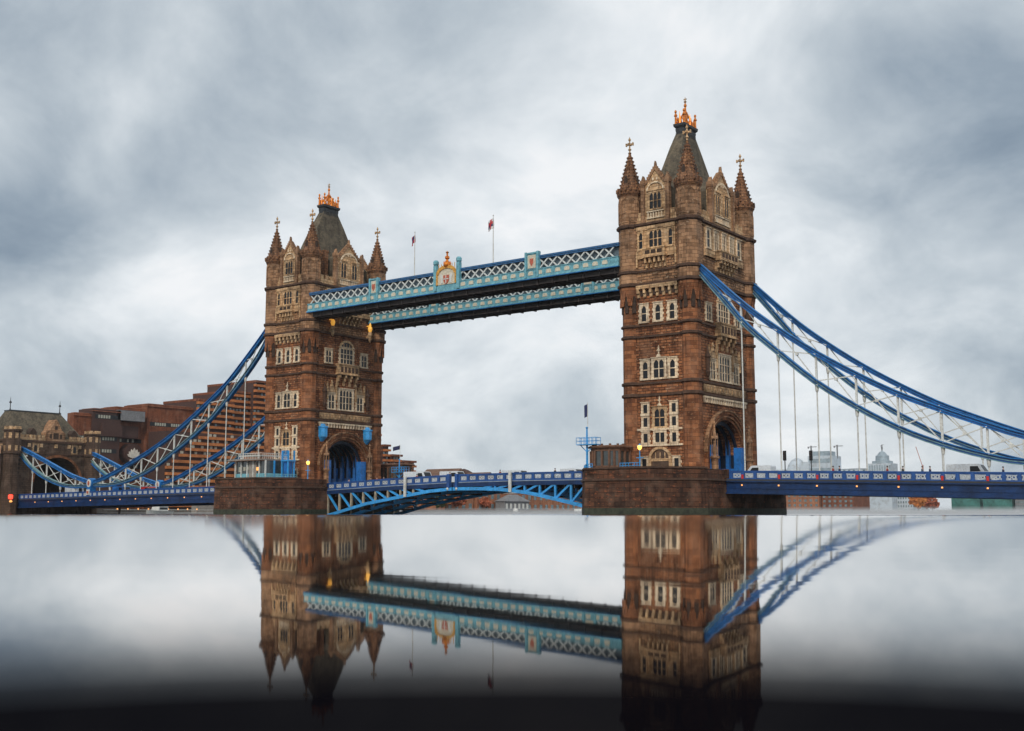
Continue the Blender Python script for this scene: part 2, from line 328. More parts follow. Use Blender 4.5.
# ------------------------------------------------------------------ window builder
def window(F, root, u, z0, w_, h, lights=1, rows=1, head=True, sur=.28, m='dressed_pale', gm='glass', out=.16, name='window', quoins=True):
    fr = MB(); x0, x1 = u-w_/2, u+w_/2; z1 = z0+h
    F.box(fr, x0-sur, x0, z0, z1, -.1, out); F.box(fr, x1, x1+sur, z0, z1, -.1, out)
    F.box(fr, x0-sur-.06, x1+sur+.06, z0-.26, z0, -.1, out+.12)
    F.box(fr, x0-sur, x1+sur, z1, z1+.30, -.1, out)
    F.box(fr, x0-sur-.08, x1+sur+.08, z1+.30, z1+.42, -.1, out+.14)
    if quoins:
        k = 0; zz = z0+.05
        while zz < z1-.2:
            if k % 2 == 0:
                F.box(fr, x0-sur-.16, x0-sur, zz, zz+.36, -.1, out-.05); F.box(fr, x1+sur, x1+sur+.16, zz, zz+.36, -.1, out-.05)
            k += 1; zz += .38
    lw = w_/lights
    for i in range(1, lights): F.box(fr, x0+i*lw-.075, x0+i*lw+.075, z0, z1, -.1, out-.04)
    for j in range(1, rows): F.box(fr, x0, x1, z0+h*j/rows-.06, z0+h*j/rows+.06, -.1, out-.05)
    if head:
        hh = min(.55, h*.28, lw*.8)
        for i in range(lights):
            a = x0+i*lw; b = a+lw; c = (a+b)/2
            F.prism(fr, [(a, z1-hh), (a+lw*.16, z1-hh*.45), (c, z1-.02), (a, z1-.02)], -.1, out-.05)
            F.prism(fr, [(b, z1-hh), (b-lw*.16, z1-hh*.45), (c, z1-.02), (b, z1-.02)], -.1, out-.05)
    o = fr.build(name, m, root)
    gp = MB(); F.box(gp, x0, x1, z0, z1, -.1, .03); gp.build('pane', gm, o)
    return o
def finial_mb(F, mb, u, z0, s=1.0, n=.12):
    F.prism(mb, [(u-.5*s, z0), (u+.5*s, z0), (u+.22*s, z0+.5*s), (u-.22*s, z0+.5*s)], -.05, n+.1)
    F.box(mb, u-.12*s, u+.12*s, z0+.5*s, z0+1.8*s, -.05, n)
    F.prism(mb, [(u-.45*s, z0+1.15*s), (u, z0+.95*s), (u+.45*s, z0+1.15*s), (u, z0+1.45*s)], -.05, n+.08)
    F.prism(mb, [(u-.14*s, z0+1.75*s), (u+.14*s, z0+1.75*s), (u, z0+2.15*s)], -.05, n)

# ------------------------------------------------------------------ the great towers
YC = 9.15; HX = 5.1; HY = 9.15
STR = [(18.62, 19.0), (20.45, 20.8), (27.65, 27.98), (29.38, 29.66), (35.75, 36.1), (37.75, 38.1)]
def arch_pts(a, b, zs, n=20, lo=0, hi=PI):
    # slightly pointed round arch
    return [(-a*math.cos(lo+(hi-lo)*i/n), zs + b*math.sin(lo+(hi-lo)*i/n)) for i in range(n+1)]
def make_tower():
    root = thing('bridge_tower', (0, YC, 6.0), '', 'tower', 'the two great towers of the bridge')
    FS = Fr((0, YC-HY-.75, 0), (1, 0, 0), (0, -1, 0))          # river face
    FN = Fr((0, YC+HY+.75, 0), (-1, 0, 0), (0, 1, 0))
    FE = Fr((HX+.75, YC, 0), (0, 1, 0), (1, 0, 0))             # arch face
    FW = Fr((-HX-.75, YC, 0), (0, -1, 0), (-1, 0, 0))
    # walls
    b = MB()
    b.box(-HX-.75, HX+.75, YC-HY-.75, YC-5.6, 5.5, 18.8); b.box(-HX-.75, HX+.75, YC+5.6, YC+HY+.75, 5.5, 18.8)
    ap = arch_pts(5.6, 5.15, 10.1)
    for (p0, p1) in zip(ap[:-1], ap[1:]):
        b.loft([[(x, YC+p0[0], p0[1]), (x, YC+p1[0], p1[1]), (x, YC+p1[0], 18.8), (x, YC+p0[0], 18.8)] for x in (-HX-.75, HX+.75)])
    b.box(-HX-.75, HX+.75, YC-HY-.75, YC+HY+.75, 18.8, 35.8)
    b.build('wall', 'granite_lower', root)
    b = MB(); b.box(-HX-1.0, HX+1.0, YC-HY-1.0, YC+HY+1.0, 35.8, 45.4); b.build('upper_wall', 'granite_upper', root)
    # string courses round the walls
    for (z0, z1) in STR:
        s = MB(); e = 1.0 if z0 < 35 else 1.22
        s.box(-HX-e, HX+e, YC-HY-e, YC+HY+e, z0, z1); s.build('string_course', 'string_stone', root)
    # pale frieze between the two lower strings on the arch faces, smooth ashlar on the river face
    for F in (FE, FW):
        s = MB(); F.box(s, -7.0, 7.0, 19.15, 20.3, -.05, .16)
        for i in range(14): F.box(s, -6.8+i*1.0, -6.2+i*1.0, 19.35, 20.1, .1, .28)
        s.build('frieze', 'dressed', root)
        s = MB(); F.box(s, -7.2, 7.2, 18.2, 18.5, -.05, .34)
        for i in range(19): F.box(s, -7.1+i*.76, -6.75+i*.76, 17.5, 18.2, -.05, .28)
        s.build('arch_corbel_table', 'dressed_pale', root)
    # turrets
    for sx in (-1, 1):
        for sy in (-1, 1):
            cx, cy = sx*HX, YC+sy*HY
            t = MB(); t.lathe(cx, cy, [(5.5, 1.62), (8.2, 1.62), (8.6, 1.48), (32.2, 1.44), (33.2, 1.50), (34.2, 1.66), (35.2, 1.86), (36, 1.94)])
            to = t.build('turret', 'shaft_lower', root)
            t = MB(); t.lathe(cx, cy, [(36, 1.94), (45.0, 1.92), (45.3, 1.94), (45.45, 1.88), (50.4, 1.86), (50.5, 1.88)]); t.build('turret_drum', 'shaft_upper', to)
            for (z0, z1) in STR:
                r = 1.62 if z0 < 30 else 2.1
                MB().lathe(cx, cy, [(z0-.12, r-.12), (z0, r+.12), (z1, r+.12), (z1+.1, r-.1)]).build('moulding', 'string_stone', to)
            MB().lathe(cx, cy, [(44.8, 1.95), (45.0, 2.25), (45.35, 2.3), (45.5, 2.0)]).build('moulding', 'string_stone', to)
            # little gables where the shaft widens
            t = MB(); t2 = MB()
            for k in range(8):
                a = k*PI/4; U = (-math.sin(a), math.cos(a), 0); Nn = (math.cos(a), math.sin(a), 0)
                G = Fr((cx+Nn[0]*1.34, cy+Nn[1]*1.34, 0), U, Nn)
                G.prism(t, [(-.30, 31.6), (.30, 31.6), (.30, 33.7), (0, 35.4), (-.30, 33.7)], -.2, .20)
                G.prism(t2, [(-.62, 32.7), (-.42, 32.7), (0, 35.2), (0, 35.75)], -.2, .42)
                G.prism(t2, [(.62, 32.7), (.42, 32.7), (0, 35.2), (0, 35.75)], -.2, .42)
            t.build('gablet', 'dark_and_shade_stone', to); t2.build('gablet_rim', 'shaft_lower', to)
            # blind lancets on the upper drum
            t = MB()
            for k in range(8):
                a = k*PI/4; U = (-math.sin(a), math.cos(a), 0); Nn = (math.cos(a), math.sin(a), 0)
                G = Fr((cx+Nn[0]*1.72, cy+Nn[1]*1.72, 0), U, Nn)
                for s_ in (-1, 1):
                    G.box(t, s_*.52-.07, s_*.52+.07, 46.2, 49.2, -.05, .12)
                G.prism(t, [(-.59, 49.2), (-.45, 49.2), (0, 49.8), (0, 50.05)], -.05, .12); G.prism(t, [(.59, 49.2), (.45, 49.2), (0, 49.8), (0, 50.05)], -.05, .12)
                G.box(t, -.59, .59, 45.9, 46.2, -.05, .12); G.box(t, -.35, .35, 47.4, 47.6, -.05, .1)
            t.build('blind_tracery', 'shaft_upper', to)
            t = MB(); t.lathe(cx, cy, [(50.1, 1.86), (50.5, 2.12), (50.95, 2.16), (51.15, 2.05), (51.2, 1.95)]); 
            for k in range(16):
                a = k*PI/8+PI/16; t.box(cx+2.08*math.cos(a)-.13, cx+2.08*math.cos(a)+.13, cy+2.08*math.sin(a)-.13, cy+2.08*math.sin(a)+.13, 50.9, 51.5)
            t.build('cornice_ring', 'spire_stone', to)
            t = MB(); t.lathe(cx, cy, [(51.0, 1.92), (52.6, 1.42), (55.2, .72), (57.3, .20), (57.4, .26), (57.55, .26), (57.6, .1)])
            for k in range(8):
                a = k*PI/4+PI/8
                for j in range(9):
                    z = 51.6+j*.62; r = 1.92*(1-(z-51)/6.9)
                    t.box(cx+r*math.cos(a)-.11, cx+r*math.cos(a)+.11, cy+r*math.sin(a)-.11, cy+r*math.sin(a)+.11, z, z+.24)
            so = t.build('spire', 'spire_stone', to)
            t = MB()
            for k in range(4):
                a = k*PI/2; U = (-math.sin(a), math.cos(a), 0); Nn = (math.cos(a), math.sin(a), 0)
                G = Fr((cx+Nn[0]*1.2, cy+Nn[1]*1.2, 0), U, Nn); G.prism(t, [(-.3, 52.3), (.3, 52.3), (.3, 53.0), (0, 53.6), (-.3, 53.0)], -.5, .22)
            t.build('lucarne', 'dark_and_shade_stone', so)
            t = MB(); t.lathe(cx, cy, [(57.55, .13), (57.9, .12), (58.0, .26), (58.15, .26), (58.25, .12), (59.5, .10), (59.55, .2), (59.75, .22), (59.9, .1), (60.15, .03)], 8)
            t.box(cx-.6, cx+.6, cy-.1, cy+.1, 58.8, 59.05); t.box(cx-.1, cx+.1, cy-.5, cy+.5, 58.8, 59.05)
            for s_ in (-1, 1): t.box(cx+s_*.6-.09, cx+s_*.6+.09, cy-.13, cy+.13, 58.68, 59.17)
            t.build('finial_cross', 'dressed', to)
    # ---- river face (both sides alike; windows only where they can be seen)
    F = FS
    def niche(u, z, s=1.0, F=F):
        mb = MB(); finial_mb(F, mb, u, z, s); return mb.build('finial', 'dressed_pale', root)
    # ground floor door
    d = MB(); ap = arch_pts(1.55, 1.45, 9.1, 12)
    outer = [(x*1.28, 9.1+(z-9.1)*1.28) for x, z in ap]
    for i in range(12): F.prism(d, [ap[i], ap[i+1], outer[i+1], outer[i]], -.1, .3)
    F.box(d, -2.0, -1.55, 6.0, 9.1, -.1, .3); F.box(d, 1.55, 2.0, 6.0, 9.1, -.1, .3)
    F.box(d, -1.55, 1.55, 8.75, 9.15, -.1, .2)
    for k in (-.8, 0, .8): F.box(d, k-.07, k+.07, 9.1, 10.1, -.1, .14)
    do = d.build('doorway', 'dressed', root)
    p = MB(); F.prism(p, [(-1.55, 6.0)] + ap + [(1.55, 6.0)], -.1, .05); p.build('door', 'glass_warm', do)
    for u in (-2.75, 2.75): window(F, root, u, 7.6, .75, 1.55, head=False, sur=.3)
    s = MB(); F.box(s, -3.9, 3.9, 11.02, 11.3, -.1, .3); F.box(s, -3.9, 3.9, 13.42, 13.7, -.1, .25); s.build('sill_band', 'dressed_pale', root)
    window(F, root, 0, 11.6, 1.55, 1.45, lights=2, head=False, sur=.35)
    window(F, root, 0, 13.95, 1.7, 2.7, lights=2, rows=2, sur=.4, m='dressed')
    for u in (-2.45, 2.45):
        window(F, root, u, 11.6, .72, 1.35, head=False, sur=.34); window(F, root, u, 14.0, .72, 1.35, head=False, sur=.34, quoins=False)
        window(F, root, u, 16.05, .72, 1.3, head=False, sur=.36, quoins=False)
    niche(0, 17.1, .72)
    # second floor triple window
    window(F, root, 0, 21.35, 1.75, 2.75, lights=2, rows=2, sur=.4)
    for u in (-2.35, 2.35): window(F, root, u, 21.35, .85, 2.6, rows=2, sur=.42)
    niche(0, 24.5, .85)
    # third floor: three windows with pale heads
    for u in (-2.45, 0, 2.45):
        window(F, root, u, 30.15, .82, 2.45, rows=2, sur=.42)
    # corbel table
    for FF, hw, nb in ((FS, 3.6, 7), (FN, 3.6, 7)):
        s = MB(); FF.box(s, -hw, hw, 35.2, 35.75, -.1, .55)
        for i in range(nb):
            u = -hw+.3+i*(2*hw-.6)/(nb-1)
            FF.prism(s, [(u-.2, 33.9), (u+.2, 33.9), (u+.2, 35.2), (u-.2, 35.2)], -.1, .28); FF.box(s, u-.2, u+.2, 34.5, 35.25, .2, .5)
        s.build('corbel_table', 'dressed', root)
        s = MB()
        for i in range(nb-1):
            u = -hw+.3+(i+.5)*(2*hw-.6)/(nb-1)
            FF.prism(s, [(u-.34, 34.2), (u+.34, 34.2), (u+.34, 34.9), (u, 35.15), (u-.34, 34.9)], -.05, .06)
        s.build('corbel_arch', 'dark_and_shade_stone', root)
    F = Fr((0, YC-HY-1.0, 0), (1, 0, 0), (0, -1, 0))
    s = MB(); F.box(s, -3.35, 3.35, 41.1, 44.9, -.05, .14); F.box(s, -3.35, 3.35, 44.3, 44.9, .1, .3); s.build('window_surround', 'dressed', root)
    F2 = Fr((0, YC-HY-1.13, 0), (1, 0, 0), (0, -1, 0))
    window(F2, root, 0, 41.45, 2.2, 2.65, lights=3, rows=2, sur=.2, m='dressed', quoins=False)
    for u in (-2.6, 2.6): window(F2, root, u, 41.45, .62, 2.55, rows=2, sur=.18, m='dressed', quoins=False)
    # balcony
    s = MB(); F.box(s, -1.9, 1.9, 40.05, 41.25, .0, .95); F.box(s, -2.0, 2.0, 41.15, 41.35, .0, 1.05); F.box(s, -2.0, 2.0, 39.85, 40.1, .0, 1.05)
    F.box(s, -3.5, -1.9, 39.9, 41.1, -.05, .3); F.box(s, 1.9, 3.5, 39.9, 41.1, -.05, .3)
    for u in (-3.5, 3.25): F.box(s, u, u+.25, 38.6, 40.0, -.05, .28)
    bo = s.build('balcony', 'dressed', root)
    s = MB()
    for u in (-1.6, -.8, 0, .8, 1.6): F.prism(s, [(u-.16, 38.3), (u+.16, 38.3), (u+.16, 39.85), (u-.16, 39.85)], -.05, .35); F.box(s, u-.16, u+.16, 39.0, 39.85, .3, .8)
    s.build('corbel', 'dressed', bo)
    s = MB()
    for i in range(3): F.box(s, -1.5+i*1.05, -.65+i*1.05, 40.35, 40.95, .9, .98)
    s.build('balcony_panel', 'dark_and_shade_stone', bo)
    # ---- cornice & parapet all round
    s = MB(); e = 1.0
    for k, (z0, z1, q_) in enumerate(((44.9, 45.1, 1.25), (45.1, 45.45, 1.5))): s.box(-HX-q_, HX+q_, YC-HY-q_, YC+HY+q_, z0, z1)
    s.build('cornice', 'string_stone', root)
    s = MB()
    for i in range(22): FS.box(s, -4.6+i*.43, -4.4+i*.43, 44.7, 44.95, .2, .5)
    for FF in (FE, FW):
        for i in range(40): FF.box(s, -8.6+i*.43, -8.4+i*.43, 44.7, 44.95, .2, .5)
    s.build('dentil', 'dressed', root)
    s = MB()
    for FF, hw, g_ in ((FS, HX-1.6, 2.1), (FN, HX-1.6, 2.1), (FE, HY-1.6, 3.9), (FW, HY-1.6, 3.9)):
        for sg in (-1, 1):
            a, b_ = (g_, hw+.3)
            FF.box(s, min(sg*a, sg*b_), max(sg*a, sg*b_), 45.45, 46.5, -.35, .15)
            n = max(1, int((b_-a)/1.15)); st = (b_-a)/n
            for i in range(n): u0 = a+i*st+.1; u1 = u0+st*.58; FF.box(s, min(sg*u0, sg*u1), max(sg*u0, sg*u1), 46.5, 47.25, -.35, .15)
    s.build('parapet', 'dressed', root)
    # ---- gabled dormers
    def dormer(FF, hw, wins, peak, kneel, base=45.45):
        s = MB(); FF.prism(s, [(-hw, base), (hw, base), (hw, 51.2), (hw*.62, 51.9), (.28, peak-.6), (-.28, peak-.6), (-hw*.62, 51.9), (-hw, 51.2)], -.7, .12)
        do = s.build('gable', 'dressed', root)
        s = MB()
        for sg in (-1, 1):
            FF.prism(s, [(sg*hw, 51.15), (sg*(hw*.62), 51.75), (sg*.0, peak-.5), (0, peak+.05), (sg*(hw*.62), 52.35), (sg*hw, 51.75)], -.75, .32)
            FF.box(s, sg*hw-.32, sg*hw+.32, base, 51.9, -.4, .42); FF.box(s, sg*hw-.42, sg*hw+.42, 51.4, 52.2, -.5, .5)
            FF.prism(s, [(sg*hw-.32, 52.2), (sg*hw+.32, 52.2), (sg*hw, 53.0)], -.3, .3)
            for j in range(5):
                k = j/5; uu = sg*(hw*.62)*(1-k); zz = 52.35+(peak-52.35)*k; FF.box(s, uu-.14, uu+.14, zz, zz+.35, -.2, .25)
        FF.prism(s, [(-.2, peak-.1), (.2, peak-.1), (.12, peak+.5), (0, peak+.9), (-.12, peak+.5)], -.25, .2)
        s.build('coping', 'shaft_upper', do)
        # tracery in the gable head
        s = MB()
        for (u, r, z) in [(0, hw*.62, 50.4)]:
            a = arch_pts(r, r*.9, z, 10); o_ = arch_pts(r*1.16, r*1.06, z, 10)
            for i in range(10): FF.prism(s, [(u+a[i][0], a[i][1]), (u+a[i+1][0], a[i+1][1]), (u+o_[i+1][0], o_[i+1][1]), (u+o_[i][0], o_[i][1])], .1, .3)
        for u in (-.35, .35): FF.prism(s, [(u-.2, 52.2), (u, 51.9), (u+.2, 52.2), (u, 52.5)], .1, .28)
        FF.box(s, -hw*.7, hw*.7, 46.0, 46.2, .1, .3); FF.box(s, -hw*.7, hw*.7, 47.0, 47.2, .1, .34)
        n = int(hw*3)
        for i in range(n): FF.box(s, -hw*.66+i*hw*1.32/n, -hw*.66+(i+.5)*hw*1.32/n, 46.2, 47.0, .1, .24)
        s.build('tracery', 'dressed_pale', do)
        # slate roof running back
        s = MB(); FF.prism(s, [(-hw+.1, 45.5), (hw-.1, 45.5), (hw-.1, 51.0), (0, peak-1.3), (-hw+.1, 51.0)], -4.2, -.7); s.build('dormer_roof', 'slate', do)
        return do
    G1 = Fr((0, YC-HY-.9, 0), (1, 0, 0), (0, -1, 0)); dormer(G1, 2.15, None, 54.2, 0)
    window(Fr((0, YC-HY-1.02, 0), (1, 0, 0), (0, -1, 0)), root, 0, 47.55, 2.0, 2.5, lights=3, rows=2, sur=.2, m='dressed', quoins=False)
    G2 = Fr((0, YC+HY+.9, 0), (-1, 0, 0), (0, 1, 0)); dormer(G2, 2.15, None, 54.2, 0)
    G3 = Fr((HX+.9, YC, 0), (0, 1, 0), (1, 0, 0)); dormer(G3, 3.6, None, 54.6, 0)
    F3 = Fr((HX+1.02, YC, 0), (0, 1, 0), (1, 0, 0))
    for u in (-1.5, 1.5): window(F3, root, u, 47.5, 1.35, 3.0, lights=2, rows=2, sur=.24, m='dressed', quoins=False)
    G4 = Fr((-HX-.9, YC, 0), (0, -1, 0), (-1, 0, 0)); dormer(G4, 3.6, None, 54.6, 0)
    # ---- arch face
    for F in (FE, FW):
        s = MB()
        for (ra, rb, n0, n1) in ((6.15, .55, -.3, .12), (6.65, .5, -.1, .3), (7.05, .42, -.1, .48)):
            a = arch_pts(ra-rb, 5.15*(ra-rb)/5.6, 10.1, 24); o_ = arch_pts(ra, 5.15*ra/5.6, 10.1, 24)
            for i in range(24): F.prism(s, [a[i], a[i+1], o_[i+1], o_[i]], n0, n1)
            for sg in (-1, 1): F.box(s, min(sg*(ra-rb), sg*ra), max(sg*(ra-rb), sg*ra), 6.0, 10.1, n0, n1)
        s.build('arch_moulding', 'shaft_lower', root)
        s = MB(); a = arch_pts(7.05, 6.48, 10.1, 24); o_ = arch_pts(7.25, 6.7, 10.1, 24)
        for i in range(24): F.prism(s, [a[i], a[i+1], o_[i+1], o_[i]], -.1, .58)
        a = arch_pts(6.12, 5.6, 10.1, 24); o_ = arch_pts(6.22, 5.72, 10.1, 24)
        for i in range(24): F.prism(s, [a[i], a[i+1], o_[i+1], o_[i]], -.1, .36)
        s.build('hood_mould', 'shaft_upper', root)
    # steel portal inside the archway
    for sg in (-1, 1):
        s = MB()
        for x in (-5.75, 5.75):
            s.box(x-.6, x+.6, YC+sg*5.55-(.0 if sg < 0 else 1.5), YC+sg*5.55+(1.5 if sg < 0 else .0), 6.0, 11.2)
        for k in range(5):
            x = -3.6+k*1.8; s.box(x-.3, x+.3, YC+sg*5.25-.3, YC+sg*5.25+.3, 6.0, 12.6)
        s.box(-5.4, 5.4, YC+sg*5.45-.1, YC+sg*5.45+.1, 6.0, 8.0)
        s.build('portal_frame', 'portal_blue', root)
        MB().box(-5.3, 5.3, YC+sg*5.57-.02, YC+sg*5.57+.02, 6.0, 10.1).build('portal_shade_sheet', 'portal_shade', root)  # dark sheets added to paint the archway's inner shade
    for k in range(9):
        s = MB(); x = -5.0+k*1.25; a = arch_pts(5.5, 5.05, 10.1, 14); o_ = arch_pts(4.9, 4.5, 10.1, 14)
        for i in range(14): s.loft([[(xx, YC+a[i][0], a[i][1]), (xx, YC+a[i+1][0], a[i+1][1]), (xx, YC+o_[i+1][0], o_[i+1][1]), (xx, YC+o_[i][0], o_[i][1])] for xx in (x-.12, x+.12)])
        s.build('arch_rib', 'portal_shade', root)
    # statues' canopied niches each side of the arch
    for F in (FE,):
        for sg in (-1, 1):
            u = sg*5.9; s = MB()
            cx, cy, _ = F.p(u, 0, 1.1)
            s.lathe(cx, cy, [(6.0, .7), (6.9, .7), (7.0, .52), (9.0, .5), (9.1, .7), (9.4, .7), (9.5, .5)], 8)
            s.lathe(cx, cy, [(9.5, .25), (10.2, .34), (11.0, .28), (11.3, .14), (11.55, .17), (11.8, .1)], 8)
            s.lathe(cx, cy, [(12.0, .52), (12.3, .56), (12.5, .3), (13.0, .22), (14.2, .1), (14.3, .2), (14.5, .18), (14.9, .03)], 8)
            for k in range(4):
                a = k*PI/2+PI/4; s.lathe(cx+.45*math.cos(a), cy+.45*math.sin(a), [(9.4, .08), (12.2, .08), (12.9, .02)], 5)
            s.build('niche_statue', 'shaft_upper', root)
        # second floor
        window(F, root, 0, 21.25, 3.4, 3.8, lights=4, rows=3, sur=.5, m='dressed_pale', head=True)
        for sg in (-1, 1):
            window(F, root, sg*3.9, 21.25, 1.5, 2.75, lights=2, rows=2, sur=.34, m='dressed_pale')
            s = MB(); u = sg*3.9
            F.prism(s, [(u-1.0, 24.5), (u+1.0, 24.5), (u+.55, 25.4), (u, 26.6), (u-.55, 25.4)], -.05, .22); finial_mb(F, s, u, 25.6, .6, .25)
            F.box(s, u-1.3, u-1.05, 23.0, 25.6, -.05, .35); F.box(s, u+1.05, u+1.3, 23.0, 25.6, -.05, .35)
            F.prism(s, [(u-1.35, 25.6), (u-1.0, 25.6), (u-1.17, 26.5)], -.05, .3); F.prism(s, [(u+1.35, 25.6), (u+1.0, 25.6), (u+1.17, 26.5)], -.05, .3)
            s.build('window_canopy', 'dressed', root)
            u = sg*5.9; s = MB(); cx, cy, _ = F.p(u, 0, .25)
            s.lathe(cx, cy, [(21.5, .2), (22.2, .45), (22.4, .3), (24.2, .34), (24.5, .55), (25, .3), (26.2, .05)], 8); s.build('wall_statue', 'string_stone', root)
        # oriel balcony
        s = MB(); F.box(s, -2.75, 2.75, 28.2, 30.0, -.05, .95); F.box(s, -2.9, 2.9, 29.9, 30.15, -.05, 1.1); F.box(s, -2.9, 2.9, 28.0, 28.25, -.05, 1.1)
        bo = s.build('balcony', 'dressed', root)
        s = MB()
        for i in range(5): F.box(s, -2.3+i*1.0, -1.7+i*1.0, 28.55, 29.6, .9, 1.0)
        s.build('balcony_panel', 'string_stone', bo)
        s = MB()
        for u in (-2.4, -.8, .8, 2.4):
            cx, cy, _ = F.p(u, 0, .0)
            F.prism(s, [(u-.22, 25.9), (u+.22, 25.9), (u+.22, 28.0), (u-.22, 28.0)], -.05, .3); F.box(s, u-.22, u+.22, 26.8, 28.0, .2, .62); F.box(s, u-.22, u+.22, 27.4, 28.0, .5, .95)
        s.build('corbel', 'dressed', bo)
        # arched window above
        window(F, root, 0, 30.35, 3.3, 2.9, lights=4, rows=3, sur=.4, m='dressed_pale', head=False)
        s = MB(); a = arch_pts(1.65, 1.35, 33.25, 12); o_ = arch_pts(2.1, 1.8, 33.25, 12)
        for i in range(12): F.prism(s, [a[i], a[i+1], o_[i+1], o_[i]], -.1, .2)
        for k in (-.8, 0, .8): F.box(s, k-.07, k+.07, 33.2, 34.3, -.1, .14)
        ho = s.build('window_head', 'dressed', root)
        p = MB(); F.prism(p, a, -.1, .05); p.build('pane', 'glass', ho)
        for sg in (-1, 1): window(F, root, sg*4.9, 30.2, 1.4, 2.4, lights=2, rows=2, sur=.34, m='dressed_pale')
    # top floor of arch face: five tall lights over a long balcony
    F = Fr((HX+1.0, YC, 0), (0, 1, 0), (1, 0, 0))
    s = MB(); F.box(s, -6.3, 6.3, 41.1, 44.9, -.05, .14); s.build('window_surround', 'dressed', root)
    Fb = Fr((HX+1.13, YC, 0), (0, 1, 0), (1, 0, 0))
    for u in (-5.2, -2.6, 0, 2.6, 5.2): window(Fb, root, u, 41.45, 1.0, 2.75, lights=1 if abs(u) > 4 else 2, rows=2, sur=.25, m='dressed_pale', quoins=False)
    s = MB(); F.box(s, -3.0, 3.0, 40.0, 41.25, .0, 1.2); F.box(s, -3.1, 3.1, 41.15, 41.35, .0, 1.3); F.box(s, -3.1, 3.1, 39.8, 40.05, .0, 1.3)
    F.box(s, -6.4, -3.0, 40.0, 41.1, -.05, .35); F.box(s, 3.0, 6.4, 40.0, 41.1, -.05, .35)
    bo = s.build('balcony', 'dressed', root)
    s = MB()
    for i in range(5): F.box(s, -2.6+i*1.1, -1.8+i*1.1, 40.3, 40.95, 1.1, 1.24)
    s.build('balcony_panel', 'string_stone', bo)
    s = MB()
    for i in range(6):
        u = -2.6+i*1.04
        F.box(s, u-.2, u+.2, 37.9+.2, 39.8, -.05, .35); F.box(s, u-.2, u+.2, 38.7, 39.8, .3, .7); F.box(s, u-.2, u+.2, 39.3, 39.8, .6, 1.15)
    s.build('corbel', 'dressed', bo)
    # ---- main roof
    def rect(z, a, b_): return [(-a, YC-b_, z), (a, YC-b_, z), (a, YC+b_, z), (-a, YC+b_, z)]
    s = MB(); s.loft([rect(45.45, 4.9, 8.8), rect(46.0, 4.6, 8.3), rect(48.5, 3.6, 7.5), rect(51.0, 2.7, 6.5), rect(55, 1.75, 5.15), rect(59, 1.1, 3.45), rect(61.9, .66, 1.95)])
    ro = s.build('roof', 'slate', root)
    s = MB(); s.loft([rect(61.9, .7, 2.0), rect(62.4, .78, 2.05), rect(62.6, .75, 2.0), rect(62.9, 1.0, 2.25), rect(63.3, 1.05, 2.3)]); s.build('roof_platform', 'lead', ro)
    s = MB()
    for sg in (-1, 1):
        for i in range(7): s.box(-.5+i*.17-.05, -.5+i*.17+.05, YC+sg*2.08-.08, YC+sg*2.08+.08, 61.3, 61.9)
        for i in range(10): s.box(sg*.74-.08, sg*.74+.08, YC-1.8+i*.4-.07, YC-1.8+i*.4+.07, 61.3, 61.9)
    s.build('roof_bracket', 'lead', ro)
    s = MB()
    for sx in (-1, 1):
        for sy in (-1, 1):
            s.lathe(sx*.75, YC+sy*1.9, [(63.3, .28), (63.6, .18), (64.6, .16), (64.7, .3), (64.85, .26), (65.2, .1), (65.35, .2), (65.6, .18), (65.75, .03)], 8)
    for sx in (-1, 1):
        s.lathe(sx*.8, YC, [(63.3, .2), (64.4, .13), (65.2, .03)], 6); s.lathe(0, YC+sx*1.9, [(63.3, .2), (64.4, .13), (65.4, .03)], 6)
    for sx in (-1, 1):
        for sy in (-1, 1): s.bar((sx*.7, YC+sy*1.7, 63.4), (0, YC, 66.0), .16, .24)
        for i in range(3): s.bar((sx*.8, YC-1.9+i*1.27, 63.35), (sx*.8, YC-1.27+i*1.27, 64.4), .1, .14); s.bar((sx*.8, YC-1.27+i*1.27, 64.4), (sx*.8, YC-.64+i*1.27, 63.35), .1, .14)
        for i in range(2): s.bar((-.75+i*.75, YC+sx*1.9, 63.35), (-.37+i*.75, YC+sx*1.9, 64.4), .1, .14); s.bar((-.37+i*.75, YC+sx*1.9, 64.4), (i*.75, YC+sx*1.9, 63.35), .1, .14)
    s.lathe(0, YC, [(63.3, .42), (64.0, .32), (65.2, .28), (65.6, .4), (65.9, .17), (66.6, .14), (66.8, .26), (67.0, .24), (67.2, .1), (67.4, .1)], 8)
    s.build('roof_crown', 'gold', ro)
    s = MB(); s.lathe(0, YC, [(67.3, .1), (67.5, .26), (67.7, .1), (68.3, .04)], 8); s.box(-.28, .28, YC-.06, YC+.06, 67.85, 68.0); s.build('crown_tip', 'dressed', ro)
    # side chimneys by the big gable
    for sg in (-1, 1): MB().box(2.6, 4.6, YC+sg*4.7-.45, YC+sg*4.7+.45, 45.5, 52.6).box(2.5, 4.7, YC+sg*4.7-.55, YC+sg*4.7+.55, 52.3, 52.7).build('chimney', 'spire_stone', ro)
    return root
tw = make_tower(); tw.location.x = 41.15
tag(tw, 'right-hand great stone tower, the nearer and larger, with slate roof and gold crown')
tw2 = copy_tree(tw); tw2.location.x = -41.15
tag(tw2, 'left-hand great stone tower, farther and smaller, walkways joining its arched face')
